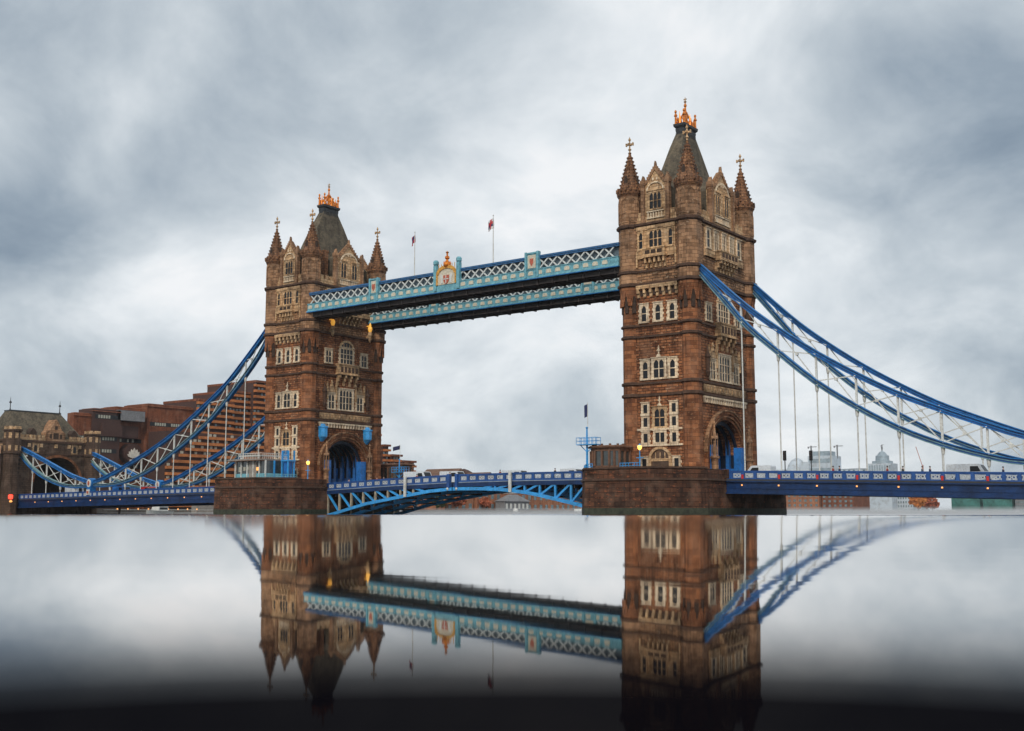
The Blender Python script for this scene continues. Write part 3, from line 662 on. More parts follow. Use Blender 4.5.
# blue machinery housings and gilded lanterns only on the left tower's inner face
for y in (2.9, 15.1):
    s = MB(); x0 = -41.15+HX+.75
    s.loft([[(x0, y-w_, z), (x0+d_*.6, y-w_, z), (x0+d_, y-w_*.45, z), (x0+d_, y+w_*.45, z), (x0+d_*.6, y+w_, z), (x0, y+w_, z)] for z, w_, d_ in ((14.7, .3, .3), (15.5, .75, 1.0), (15.6, .8, 1.2), (17.3, .85, 1.2), (17.35, .95, 1.35), (17.6, .95, 1.35), (17.7, .6, .8), (18.1, .5, .6))])
    s.build('winch_housing', 'truss_blue', tw2)
for y in (4.2, 14.6):
    s = MB(); x0 = -41.15+HX+1.9
    s.lathe(x0, y, [(37.2, .1), (37.4, .3), (37.9, .48), (38.3, .42), (38.45, .2), (38.6, .28), (39.2, .1)], 8); s.bar((x0, y, 38.6), (x0-1.2, y, 38.6), .2, .2); o = s.build('gilded_lantern', 'lantern_glow', tw2)
    s = MB(); s.lathe(x0, y, [(35.2, .1), (35.8, .35), (36.2, .25), (36.8, .5), (37.3, .3)], 8); s.bar((x0, y, 36.6), (x0-1.2, y, 36.2), .3, .5); s.build('lantern_bracket', 'dressed', o)

# ------------------------------------------------------------------ piers
def pier(cx, label):
    root = thing('bridge_pier', (cx, YC, 0), label, 'pier', 'the two river piers under the towers')
    def outl(e, z):
        hx = 10.2+e; yf, yt = -6.6, -13.2-e
        P = [(-hx, yf), (-5.4-e*.4, yt), (5.6+e*.4, yt), (hx+.45, yf), (hx+.45, 19.9), (5.4+e*.4, 25.5+e), (-5.4-e*.4, 25.5+e), (-hx, 19.9)]
        return [(cx+x, y, z) for x, y in P]
    s = MB(); s.loft([outl(.15, -2), outl(0, 5.95)]); s.build('pier_body', 'pier_stone', root)
    s = MB(); n = 8; o0, o1 = outl(.0, 5.95), outl(-.6, 5.95)
    for i in range(n):
        j = (i+1) % n
        if i in (3, 7): # long sides: wall only beyond the roadway
            for (ya, yb) in ((-6.6, -.5),):
                x = o0[i][0] if i == 7 else o0[i][0]; sg = 1 if x > cx else -1
                s.box(min(x, x-sg*.6), max(x, x-sg*.6), ya, yb, 5.95, 7.25)
            continue
        s.loft([[(*p[:2], z) for p in (o0[i], o0[j], o1[j], o1[i])] for z in (5.95, 7.25)])
    s.build('parapet_wall', 'pier_stone', root)
    for sg in (-1, 1):
        for y in (-.75, 19.05): MB().box(min(cx+sg*6.0, cx+sg*10.19+(.9 if sg > 0 else -.3)), max(cx+sg*6.0, cx+sg*10.19+(.9 if sg > 0 else -.3)), y-.22, y+.22, 5.97, 7.3).build('roadside_wall', 'pier_stone', root)
    s = MB(); o0, o1 = outl(.18, 7.25), outl(-.7, 7.25)
    for i in range(n):
        if i in (3, 7): continue
        j = (i+1) % n; s.loft([[(*p[:2], z) for p in (o0[i], o0[j], o1[j], o1[i])] for z in (7.25, 7.5)])
    o0, o1 = outl(.22, 5.7), outl(-.1, 5.7)
    for i in range(n):
        j = (i+1) % n; s.loft([[(*p[:2], z) for p in (o0[i], o0[j], o1[j], o1[i])] for z in (5.6, 5.9)])
    s.build('coping', 'string_stone', root)
    # tide stain line and mooring recesses on the cutwater
    s = MB()
    for x in (-3.4, 1.2, 4.8): s.box(cx+x-.25, cx+x+.25, -13.3, -13.1, 4.2, 4.7)
    s.build('mooring_recess', 'dark_and_shade_stone', root)
    s = MB(); s.loft([outl(.13, .3), outl(.11, 1.75)]); s.build('tide_band', 'weed', root)
    # vertical timber fenders
    for y in [k*3.0 for k in range(0, 6)]:
        for sg in (-1, 1): MB().box(cx+sg*10.2-.17, cx+sg*10.2+.17, y-.2, y+.2, -1, 3.6).build('fender', 'dark_and_shade_stone', root)
pier(41.15, 'big brown stone river pier under the right-hand tower')
pier(-41.15, 'big brown stone river pier under the left-hand tower')

# ------------------------------------------------------------------ parapets of cast panels
def lerp_tab(tab, x):
    for (x0, z0), (x1, z1) in zip(tab[:-1], tab[1:]):
        if x0 <= x <= x1: return z0+(z1-z0)*(x-x0)/(x1-x0)
    return tab[0][1] if x < tab[0][0] else tab[-1][1]
PANEL = None
def panel_mesh():
    mb = MB(); w, h, t = .56, .32, .05
    mb.box(-w, w, -t, t, h-.08, h); mb.box(-w, w, -t, t, -h, -h+.08); mb.box(-w, -w+.08, -t, t, -h, h); mb.box(w-.08, w, -t, t, -h, h)
    for c in (-.27, .27):
        n = 10
        for i in range(n):
            a, b = 2*PI*i/n, 2*PI*(i+1)/n; r0, r1 = .13, .26
            mb.loft([[(c+r0*math.cos(a), y, r0*math.sin(a)), (c+r1*math.cos(a), y, r1*math.sin(a)), (c+r1*math.cos(b), y, r1*math.sin(b)), (c+r0*math.cos(b), y, r0*math.sin(b))] for y in (-t, t)])
    mb.box(-w, w, -.01, .01, -h, h) if False else None
    return mb
def parapet(root, xa, xb, tab, y, face=-1, pitch=1.86, posts=None):
    """blue panelled parapet along X; tab gives the height of its top"""
    zt = lambda x: lerp_tab(tab, x)
    n = max(2, round(abs(xb-xa)/pitch)); st = (xb-xa)/n
    s = MB()
    for i in range(n):
        x0, x1 = xa+i*st, xa+(i+1)*st
        for (dz0, dz1, t) in ((-.16, 0, .16), (-.34, -.16, .10), (-1.32, -1.02, .12)):
            s.loft([[(x0, y-t, zt(x0)+dz0), (x0, y+t, zt(x0)+dz0), (x0, y+t, zt(x0)+dz1), (x0, y-t, zt(x0)+dz1)], [(x1, y-t, zt(x1)+dz0), (x1, y+t, zt(x1)+dz0), (x1, y+t, zt(x1)+dz1), (x1, y-t, zt(x1)+dz1)]])
    for i in range(n+1):
        x = xa+i*st; s.box(x-.24, x+.24, y-.14, y+.14, zt(x)-1.3, zt(x)-.1)
    po = s.build('parapet', 'parapet_blue', root)
    s = MB()
    for i in range(n):
        x0, x1 = xa+i*st, xa+(i+1)*st
        s.loft([[(x0, y-.2, zt(x0)-1.42), (x0, y+.2, zt(x0)-1.42), (x0, y+.2, zt(x0)-1.32), (x0, y-.2, zt(x0)-1.32)], [(x1, y-.2, zt(x1)-1.42), (x1, y+.2, zt(x1)-1.42), (x1, y+.2, zt(x1)-1.32), (x1, y-.2, zt(x1)-1.32)]])
    s.build('parapet_plinth', 'rail_pale', po)
    global PANEL
    for i in range(n):
        x = xa+(i+.5)*st
        if PANEL is None:
            o = panel_mesh().build('parapet_panel', 'parapet_pale'); PANEL = o.data
        else:
            o = bpy.data.objects.new('parapet_panel', PANEL); COL.objects.link(o)
        o.parent = po; off = root_off(po); o.location = (x-off.x, y-off.y, zt(x)-.67-off.z)
        sc = abs(st)/1.86; o.scale = (sc, 1, 1)
    return po

# ------------------------------------------------------------------ side spans (deck of the suspended parts)
HANG = [54.5+5.57*k for k in range(9)]
TABR = [(50, 7.15), (71, 6.65), (92, 6.05), (140, 4.75)]
TABL = [(-140, 5.5), (-105, 5.95), (-62, 6.45), (-50, 6.6)]
def side_span(sg, tab, x_in, x_out, label):
    root = thing('suspended_span', ((x_in+x_out)/2, YC, 5.0), label, 'bridge deck', 'suspended side spans of the bridge')
    zt = lambda x: lerp_tab(tab, x)
    n = 24; xs = [x_in+(x_out-x_in)*i/n for i in range(n+1)]
    s = MB()
    s.loft([[(x, -1.0, zt(x)-1.6), (x, 19.3, zt(x)-1.6), (x, 19.3, zt(x)-1.2), (x, -1.0, zt(x)-1.2)] for x in xs]); s.build('roadway', 'asphalt', root)
    xs = [xs[0]+sg*1.15]+xs[1:]
    for y in (-.7, 19.0):
        s = MB()
        s.loft([[(x, y-.12, zt(x)-3.2), (x, y+.12, zt(x)-3.2), (x, y+.12, zt(x)-1.42), (x, y-.12, zt(x)-1.42)] for x in xs])
        for (a, b, t) in ((-3.3, -3.12, .45), (-1.62, -1.44, .42), (-2.55, -2.4, .2)): s.loft([[(x, y-t, zt(x)+a), (x, y+t, zt(x)+a), (x, y+t, zt(x)+b), (x, y-t, zt(x)+b)] for x in xs])
        s.build('edge_girder', 'girder_navy', root)
        parapet(root, x_in+sg*1.8567, x_out, tab, y)
    s = MB()
    for i in range(31):
        x = x_in+(x_out-x_in)*i/30; s.box(x-.15, x+.15, -.6, 18.9, zt(x)-3.0, zt(x)-1.6)
    for y in (3.5, 7.5, 11, 15): s.loft([[(x, y-.15, zt(x)-2.8), (x, y+.15, zt(x)-2.8), (x, y+.15, zt(x)-1.6), (x, y-.15, zt(x)-1.6)] for x in xs])
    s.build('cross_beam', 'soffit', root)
    for k, h in enumerate(HANG+[104.6, 110.2, 115.8, 121.4, 127]):
        x = sg*h
        if abs(x) > abs(x_out)-1: break
        s = MB(); s.lathe(x, -1.16, [(zt(x)-2.15, .11), (zt(x)-1.95, .11)], 8); s.build('girder_lamp', 'amber_lamp', root)
        if sg > 0: s = MB(); s.loft([[(x-.14, yy, zt(x)-1.15), (x+.14, yy, zt(x)-1.15), (x+.16, yy, zt(x)-.55), (x-.16, yy, zt(x)-.55)] for yy in (-.98, -.82)]); s.build('red_shield', 'red_paint', root)
    return root
side_span(1, TABR, 50.787, 138.05, 'dark blue suspended road deck on the right, running out of the picture')
side_span(-1, TABL, -50.787, -138.05, 'dark blue suspended road deck on the left, between tower and shore')

# ------------------------------------------------------------------ bascule leaves
TABB = [(-30.4, 6.65), (-15, 7.2), (0, 7.6), (14, 7.68), (30.4, 7.62)]
BOT = [(-30.4, .55), (-27, 1.3), (-20.6, 2.7), (-12, 3.9), (-5, 4.85), (0, 5.15), (5, 5.15), (10, 4.98), (16.4, 4.3), (22.3, 3.1), (26.3, 2.25), (30.4, 1.3)]
def leaf(sg, label):
    root = thing('bascule_leaf', (sg*30.4, YC, 5.5), label, 'drawbridge leaf', 'the two opening leaves of the drawbridge')
    zt = lambda x: lerp_tab(TABB, x); zb = lambda x: lerp_tab(BOT, x)
    xa, xb = sg*.15, sg*30.5; n = 12; xs = [xa+(xb-xa)*i/n for i in range(n+1)]
    s = MB(); s.loft([[(x, .3, zt(x)-1.7), (x, 18, zt(x)-1.7), (x, 18, zt(x)-1.3), (x, .3, zt(x)-1.3)] for x in xs]); s.build('roadway', 'asphalt', root)
    for y in (0.2, 18.1):
        s = MB(); s.loft([[(x, y-.25, zt(x)-2.1), (x, y+.25, zt(x)-2.1), (x, y+.25, zt(x)-1.42), (x, y-.25, zt(x)-1.42)] for x in xs]); s.build('top_chord', 'girder_navy', root)
        parapet(root, xa+sg*1.2, xb, TABB, y, pitch=1.95)
    for y in (.2, 6.2, 12.2, 18.1):
        s = MB(); s.loft([[(x, y-.3, zb(x)-.28), (x, y+.3, zb(x)-.28), (x, y+.3, zb(x)+.28), (x, y-.3, zb(x)+.28)] for x in xs]); s.build('bottom_chord', 'truss_blue' if y < 15 else 'truss_blue', root)
        s = MB(); s2 = MB(); nb = 10
        for i in range(3, nb+1):
            x0 = sg*(30.4*i/nb); x1 = sg*(30.4*(i-1)/nb)
            if zt(x0)-1.9-zb(x0) > .5: MB().box(x0-.17, x0+.17, y-.14, y+.2, zb(x0), zt(x0)-1.9).build('truss_post', 'truss_buff' if sg < 0 else 'truss_blue', root)
            if zt(x0)-1.9-zb(x0) > .5: MB().bar((x0, y, zt(x0)-1.9), (x1, y, zb(x1)), .3, .34).build('truss_diagonal', 'truss_blue', root)
    s = MB(); s3 = MB()
    for i in range(17):
        x = xa+(xb-xa)*i/16; s.box(x-.12, x+.12, .4, 17.9, zb(x)+.1 if i % 2 == 0 and zt(x)-2-zb(x) < 1.2 else zt(x)-2.6, zt(x)-1.7)
        if i % 3 == 1: s.bar((x, .4, zb(x)), (x, 18, zb(x)), .2, .25)
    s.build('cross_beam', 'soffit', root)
    # navigation lights at the tip
    s = MB(); s.lathe(sg*1.0, -.15, [(4.9, .12), (5.15, .24), (5.4, .12)], 8); s.build('tip_lamp', 'white_paint', root)
    s = MB(); s.box(sg*.9-.28, sg*.9+.28, -.2, .5, 5.3, 7.7); s.build('end_post', 'parapet_blue', root)
    s = MB(); x = sg*10.6 if sg < 0 else 12.6; s.box(x-.25, x+.25, -.5, -.25, zb(x)-.2, zt(x)+.15); s.build('height_gauge_board', 'white_paint', root)
leaf(-1, 'left leaf of the low drawbridge, pale blue arched truss under a panelled parapet')
leaf(1, 'right leaf of the low drawbridge, pale blue arched truss beside the nearer pier')

# ------------------------------------------------------------------ suspension chains
def ibeam(s, pts, y, d, fw, ww=.34):
    """swept chord: web and two flanges"""
    T = []
    for i, p in enumerate(pts):
        a = Vector(pts[max(0, i-1)]); b = Vector(pts[min(len(pts)-1, i+1)]); t = (b-a).normalized(); T.append(Vector((-t.y, t.x)))
    def sw(n0, n1, hw):
        s.loft([[(p[0]+q.x*n0, y-hw, p[1]+q.y*n0), (p[0]+q.x*n0, y+hw, p[1]+q.y*n0), (p[0]+q.x*n1, y+hw, p[1]+q.y*n1), (p[0]+q.x*n1, y-hw, p[1]+q.y*n1)] for p, q in zip(pts, T)])
    return sw
def smooth(pts, n=3):
    out = []
    for i in range(len(pts)-1):
        p0 = Vector(pts[max(0, i-1)]); p1 = Vector(pts[i]); p2 = Vector(pts[i+1]); p3 = Vector(pts[min(len(pts)-1, i+2)])
        for k in range(n):
            t = k/n; out.append(tuple(.5*((2*p1)+(p2-p0)*t+(2*p0-5*p1+4*p2-p3)*t*t+(3*p1-p0-3*p2+p3)*t*t*t)))
    out.append(tuple(pts[-1])); return out
def at_x(pts, x):
    for a, b in zip(pts[:-1], pts[1:]):
        if min(a[0], b[0]) <= x <= max(a[0], b[0]): return a[1]+(b[1]-a[1])*(x-a[0])/(b[0]-a[0])
    return None
def chain(up, lo, xs, y, tab, label, group, hang=True, name='suspension_chain'):
    up = smooth(up); lo = smooth(lo)
    root = thing(name, (up[0][0], y, up[0][1]), label, 'suspension chain', group)
    for pts, nm in ((up, 'upper_chord'), (lo, 'lower_chord')):
        s = MB(); sw = ibeam(s, pts, y, 1, 1); sw(-.28, .28, .16); o = s.build(nm, 'chain_blue_dark', root)
        s = MB(); sw = ibeam(s, pts, y, 1, 1); sw(.27, .38, .40); s.build('flange', 'chain_blue', o); s = MB(); sw = ibeam(s, pts, y, 1, 1); sw(-.38, -.27, .40); s.build('flange', 'chain_green' if nm == 'lower_chord' else 'chain_blue', o)
        if nm == 'lower_chord': s = MB(); sw = ibeam(s, pts, y, 1, 1); sw(-.05, .05, .24); s.build('rib', 'chain_green', o)
        else: s = MB(); sw = ibeam(s, pts, y, 1, 1); sw(-.06, .06, .24); s.build('rib', 'chain_blue', o)
    ok = [x for x in xs if at_x(up, x) is not None and at_x(lo, x) is not None and at_x(up, x)-at_x(lo, x) > .75]
    s = MB()
    for x in ok: s.box(x-.13, x+.13, y-.13, y+.13, at_x(lo, x)+.3, at_x(up, x)-.3)
    s.build('chain_post', 'white_paint', root)
    s = MB(); ends = ok[:]
    if ends:
        st = xs[1]-xs[0]
        nx = ends[-1]+st
        if at_x(up, nx) is not None and at_x(lo, nx) is not None: ends.append(nx)
        pv = ends[0]-st*.62
        if at_x(up, pv) is not None and at_x(lo, pv) is not None: ends.insert(0, pv)
    for a, b in zip(ends[:-1], ends[1:]):
        s.bar((a, y-.12, at_x(lo, a)+.2), (b, y-.12, at_x(up, b)-.2), .10, .15); s.bar((a, y+.12, at_x(up, a)-.2), (b, y+.12, at_x(lo, b)+.2), .10, .15)
        m = (a+b)/2; mz = (at_x(lo, a)+at_x(up, b)+at_x(up, a)+at_x(lo, b))/4; s.box(m-.2, m+.2, y-.16, y+.16, mz-.2, mz+.2)
    s.build('chain_bracing', 'white_paint', root)
    if hang:
        for x in xs:
            z1 = at_x(lo, x)
            if z1 is None: continue
            z0 = lerp_tab(tab, x)-1.2
            if z1-.5 < z0+.4: continue
            s = MB(); s.lathe(x, y, [(z0, .10), (z1-1.4, .10), (z1-1.2, .2), (z1-.9, .24), (z1-.3, .28)], 8)
            s.build('hanger', 'white_paint', root)
    return root
UPR = [(47.0, 38.7), (47.8, 37.95), (53.9, 32.1), (58.3, 28.4), (64.0, 24.25), (69.6, 20.7), (76.3, 17.0), (82.2, 14.4), (87.4, 12.3), (92.3, 10.5), (100, 8.6), (106.4, 7.85)]
LOR = [(47.0, 37.9), (48.3, 36.5), (51.6, 32.5), (55.5, 27.85), (60.0, 23.8), (65.4, 19.2), (71.1, 15.35), (76.8, 12.15), (82.3, 9.85), (87.8, 8.15), (92.1, 7.3), (100, 7.0), (106.4, 7.35)]
UPL = [(-47.0, 38.7), (-49.3, 36.4), (-55.5, 31.0), (-61.9, 26.1), (-73.5, 19.5), (-82.2, 15.4), (-91.4, 12.0), (-100.9, 8.9), (-106.2, 7.9)]
LOL = [(-47.0, 37.2), (-50.5, 32.4), (-57.7, 25.85), (-66.6, 19.2), (-78.5, 13.0), (-85.6, 9.95), (-94, 7.8), (-100.9, 7.2), (-106.2, 7.3)]
GL = 'long suspension chains between towers and low joints'
chain(UPR, LOR, HANG, 0, TABR, 'long blue trussed chain on the right, the nearer one, from the tower front corner', GL)
chain(UPR, LOR, HANG, 18.3, TABR, 'long blue trussed chain on the right, the farther one, from the tower back corner', GL)
HL = [-h for h in HANG]
chain(UPL, LOL, HL, 0, TABL, 'long blue trussed chain on the left, the nearer and higher-looking one across the brown hotel', GL)
chain(UPL, LOL, HL, 18.3, TABL, 'long blue trussed chain on the left, the far one ending behind the glazed pavilion', GL)
US = [(-106.2, 7.9), (-114, 9.6), (-122, 12.2), (-130, 14.8), (-137.4, 17.1)]
LS = [(-106.2, 7.3), (-113, 7.1), (-119.6, 7.9), (-127.6, 10.3), (-134.0, 13.7), (-137.4, 16.2)]
HS = [-112.6, -118.6, -124.6, -130.6]
GS = 'short suspension chains up to the shore gatehouse'
for y, lb in ((0, 'short blue chain rising from the nearer joint to the left corner of the gatehouse'), (18.3, 'short blue chain rising from the farther joint to the right corner of the gatehouse')):
    chain(US, LS, HS, y, TABL, lb, GS)
for y, lb in ((0, 'blue joint post with white disc and red badge on the nearer chain'), (18.3, 'blue joint post with white disc and red badge on the farther chain')):
    r_ = thing('chain_joint', (-106.2, y, 4.5), lb, 'chain joint', 'joint posts where the chains meet')
    s = MB(); s.box(-106.9, -105.5, y-.75, y+.75, 3.0, 6.9); s.lathe(-106.2, y, [(6.9, .5), (7.0, .5)], 8); s.box(-106.6, -105.8, y-.5, y+.5, 6.8, 8.6)
    F = Fr((-106.2, y-.55, 0), (1, 0, 0), (0, -1, 0)); n = 20
    F.prism(s, [(1.05*math.cos(2*PI*i/n), 7.75+1.15*math.sin(2*PI*i/n)) for i in range(n)], -1.2, .1); s.build('post', 'chain_blue', r_)
    s = MB(); F.prism(s, [(.78*math.cos(2*PI*i/n), 7.75+.9*math.sin(2*PI*i/n)) for i in range(n)], .05, .2); F.box(s, -.62, .62, 5.15, 6.35, -.1, .35); d = s.build('disc', 'white_paint', r_)
    s = MB(); F.prism(s, [(.32*math.cos(2*PI*i/n), 7.75+.5*math.sin(2*PI*i/n)) for i in range(n)], .15, .3); F.prism(s, [(-.3, 5.45), (.3, 5.45), (.35, 6.0), (-.35, 6.0)], .3, .45); s.build('badge', 'shield', d)

# ------------------------------------------------------------------ high walkways
def walkway(y0, y1, label, xl, xr):
    root = thing('high_walkway', (0, (y0+y1)/2, 38.5), label, 'walkway', 'the two high-level walkways')
    s = MB(); s.box(xl+.5, xr-.2, y0+.35, y1-.35, 38.35, 39.4); s.box(xl+.2, xr, y0, y1, 39.38, 39.55)
    for i in range(24): x = xl+1+(xr-xl-2)*i/23; s.box(x-.12, x+.12, y0+.15, y1-.15, 38.2, 39.4)
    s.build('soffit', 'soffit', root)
    for sd_, y in ((-1, y0), (1, y1)):
        s = MB(); s.box(xl, xr, min(y, y+sd_*.35), max(y, y+sd_*.35), 39.5, 40.75); s.box(xl-.05, xr, min(y, y+sd_*.5), max(y, y+sd_*.5), 39.3, 39.5); s.box(xl-.05, xr, min(y, y+sd_*.45), max(y, y+sd_*.45), 40.72, 40.85)
        for i in range(39):
            x = xl+.9+i*1.8
            if x < xr-.2: s.box(x-.1, x+.1, min(y, y+sd_*.42), max(y, y+sd_*.42), 39.5, 40.72)
        s.build('fascia', 'walk_cyan', root)
        s = MB(); s.box(xl+.8, xr, min(y, y+sd_*.52), max(y, y+sd_*.52), 39.16, 39.3); s.build('fascia_rim', 'chain_blue', root)
        s = MB(); s.box(xl+1.3, xr, y-.2, y+.2, 42.5, 42.75); s.box(xl+1.3, xr, y-.3, y+.3, 42.75, 43.05); s.build('top_chord', 'walk_blue', root)
        s = MB(); x = xl+1.5; k = 0
        while x+1.8 < xr+.5:
            s.bar((x, y+.02*sd_, 40.85), (x+1.8, y+.02*sd_, 42.5), .24, .1, (0, 1, 0)); s.bar((x, y-.06*sd_, 42.5), (x+1.8, y-.06*sd_, 40.85), .24, .1, (0, 1, 0)); x += 1.8
        s.build('lattice', 'walk_white', root)
        s = MB(); s.box(xl+1.3, xr, y-sd_*.55-.04, y-sd_*.55+.04, 40.8, 42.6); s.build('glazing', 'walk_glass', root)
        for i in range(38):
            x = xl+1.8+i*1.8
            if x+.6 > xr: break
            s = MB(); s.loft([[(x-.5, yy, 39.85), (x+.5, yy, 39.85), (x+.5, yy, 40.3), (x+.3, yy, 40.5), (x-.3, yy, 40.5), (x-.5, yy, 40.3)] for yy in (y+sd_*.3, y+sd_*.42)])
            if sd_ < 0: s.build('fascia_panel', 'walk_cream', root)
    s = MB(); s.loft([[(x, y0+.3, 42.9), (x, y1-.3, 42.9), (x, (y0+y1)/2, 43.45)] for x in (xl+1.3, xr)]); s.build('roof', 'lead', root)
    for (xa, xb) in ((-18.6, -16.7), (16.9, 19.3)):
        s = MB(); s.box(xa, xb, y0-.45, y0+.2, 40.8, 43.45); s.box(xa-.15, xb+.15, y0-.6, y0+.2, 43.4, 43.65)
        for x in (xa, xb): s.box(x-.18, x+.18, y0-.62, y0+.1, 39.5, 43.75)
        po = s.build('pylon', 'walk_cyan', root)
        s = MB(); s.box(xa+.4, xb-.4, y0-.52, y0-.4, 41.0, 43.2); so = s.build('pylon_plaque', 'walk_cream', po)
        s = MB(); c = (xa+xb)/2; s.loft([[(c-.35, yy, 42.6), (c-.35, yy, 41.9), (c, yy, 41.3), (c+.35, yy, 41.9), (c+.35, yy, 42.6)] for yy in (y0-.6, y0-.5)]); s.build('emblem', 'shield', so)
    return root
wk = walkway(-1.25, 2.9, 'nearer high walkway with the gilded crest, joining the two tower tops', -36.2, 34.7)
walkway(15.5, 19.6, 'farther high walkway, seen underneath and behind the crested one', -36.2, 34.7)
# crest at mid walkway
s = MB(); y = -1.75
for x in (-2.75, 2.45):
    s.box(x-.32, x+.32, y-.2, y+.5, 39.5, 44.1); s.lathe(x, y+.15, [(44.1, .3), (44.3, .5), (44.8, .52), (45.05, .3)], 10)
s.box(-2.5, 2.2, y, y+.5, 39.5, 41.0)
cr = s.build('crest_frame', 'walk_cyan', wk)
F = Fr((-.15, y, 0), (1, 0, 0), (0, -1, 0))
s = MB(); F.prism(s, [(-2.25, 40.5), (2.25, 40.5), (2.25, 42.6), (1.2, 43.4), (0, 43.7), (-1.2, 43.4), (-2.25, 42.6)], -.3, .1); s.build('crest_plaque', 'walk_cream', cr)
s = MB(); a = arch_pts(1.75, 1.0, 42.3, 12); o_ = arch_pts(2.25, 1.5, 42.4, 12)
for i in range(12): F.prism(s, [a[i], a[i+1], o_[i+1], o_[i]], .0, .25)
F.box(s, -2.25, -1.95, 40.5, 42.4, 0, .25); F.box(s, 1.95, 2.25, 40.5, 42.4, 0, .25)
for k in range(7): F.box(s, -1.9+k*.6, -1.82+k*.6, 43.4, 44.2, -.1, 0)
s.build('crest_arch', 'gilt', cr)
s = MB(); F.prism(s, [(-.62, 42.1), (.62, 42.1), (.62, 41.2), (.35, 40.75), (0, 40.55), (-.35, 40.75), (-.62, 41.2)], .1, .22); s.build('crest_shield', 'shield', cr)
s = MB(); F.box(s, -.07, .07, 40.7, 42.05, .2, .28); F.box(s, -.58, .58, 41.35, 41.5, .2, .28)
for sg in (-1, 1):   # rearing supporters left and right of the shield
    F.prism(s, [(sg*.8, 40.7), (sg*1.2, 40.7), (sg*1.15, 41.4), (sg*1.45, 41.9), (sg*1.2, 42.4), (sg*.95, 42.2), (sg*.75, 41.6)], .1, .2)
s.build('crest_supporters', 'panel_white', cr)
s = MB(); cy = y+.1
s.lathe(-.15, cy, [(43.5, .5), (43.9, .7), (44.3, .62), (44.6, .3), (44.9, .2), (45.1, .42), (45.4, .42), (45.6, .14), (46.0, .18), (46.2, .3), (46.4, .05)], 10)
for k in range(8): a = k*PI/4; s.lathe(-.15+.6*math.cos(a), cy+.6*math.sin(a), [(44.1, .1), (44.6, .03)], 5)
s.build('crest_crown', 'gold', cr)

def flag(name, x, y, z0, z1, label, group, cols, w=1.6, h=2.0, droop=1.0, side=-1):
    r_ = thing(name, (x, y, z0), label, 'flagpole', group)
    s = MB(); s.lathe(x, y, [(z0, .12), (z1, .06), (z1+.05, .14), (z1+.25, .02)], 6); s.build('pole', 'white_paint', r_)
    nx, nz = 6, 4; vs = []; 
    for i in range(nx+1):
        for j in range(nz+1):
            u, v = i/nx, j/nz; vs.append((x+side*(u*w), y+.18*math.sin(u*7+v*2), z1-.15-v*h*(1-.25*u)-droop*u))
    n0 = len(vs); vs += [(a, b+.05, c) for a, b, c in vs]; fs = []
    g_ = lambda i, j, o=0: i*(nz+1)+j+o
    for i in range(nx):
        for j in range(nz):
            fs += [(g_(i, j), g_(i+1, j), g_(i+1, j+1), g_(i, j+1)), (g_(i, j, n0), g_(i, j+1, n0), g_(i+1, j+1, n0), g_(i+1, j, n0))]
    s = MB(); s.add(vs, fs); o = s.build('flag', cols[0], r_)
    if len(cols) > 1:
        for c in cols[1:]: o.data.materials.append(MAT[c])
        for k, p in enumerate(o.data.polygons):
            i, j = (k//2)//nz, (k//2) % nz
            if j in (1,) or i == 2: p.material_index = 1
            elif len(cols) > 2 and j == 2: p.material_index = 2
FG = 'flagpoles on the high walkway'
flag('flagpole', -9.6, .4, 41.5, 51.5, 'white flagpole on the high walkway, left one, small dark red flag', FG, ['flag_red', 'flag_navy'], w=.8, h=1.6, droop=1.1)
flag('flagpole', 8.4, .4, 41.5, 51.8, 'white flagpole on the high walkway, right one, pale drooping flag', FG, ['flag_white', 'flag_red', 'flag_navy'], w=1.2, h=2.0, droop=1.0)

# ------------------------------------------------------------------ shore gatehouse (left)
XG = -136.0
gh = thing('gatehouse', (-142, 8.5, 0), 'dark stone shore gatehouse with steep slate roof and archway, far left', 'gatehouse')
F = Fr((XG, 0, 0), (0, 1, 0), (1, 0, 0))
s = MB(); a = [(9.8+x, z) for x, z in arch_pts(6.3, 6.2, 8.6, 16)]
s.box(-152, XG, -4, 3.5, -1, 18.6); s.box(-152, XG, 16.1, 20.5, -1, 18.6)
for p0, p1 in zip(a[:-1], a[1:]): F.prism(s, [p0, p1, (p1[0], 18.6), (p0[0], 18.6)], -16, 0)
s.build('wall', 'abutment_stone', gh)
MB().box(-152, XG-.5, 3.5, 16.1, -1, 4.2).build('base', 'abutment_stone', gh)
MB().box(-151, -150, 3.5, 16.1, 4.2, 18).build('arch_back', 'dark_and_shade_stone', gh)
s = MB(); o_ = [(9.8+x, z) for x, z in arch_pts(6.9, 6.8, 8.6, 16)]
for i in range(16): F.prism(s, [a[i], a[i+1], o_[i+1], o_[i]], -.1, .25)
s.build('arch_moulding', 'shaft_lower', gh)
s = MB(); s.box(-152.3, XG+.3, -4.3, 20.8, 18.3, 18.8); s.box(-152.2, XG+.2, -4.2, 20.7, 15.4, 15.7); s.build('string_course', 'string_stone', gh)
s = MB()
for i in range(22):
    y = -3.4+i*1.08
    if 5.6 < y < 11.8: continue
    F.box(s, y, y+.62, 18.8, 20.1, -.4, .15)
F.box(s, -4, 20.5, 18.8, 19.4, -.4, .05); s.build('parapet', 'dressed', gh)
for y in (1.8, 5.0, 9.0, 12.6, 15.6): s = MB(); F.box(s, y-.35, y+.35, 17.1, 18.0, -.1, .35); s.build('corbel', 'dressed', gh)
for y in (3.6, 14.2): window(F, gh, y, 16.0, .9, 1.7, sur=.35, m='dressed')
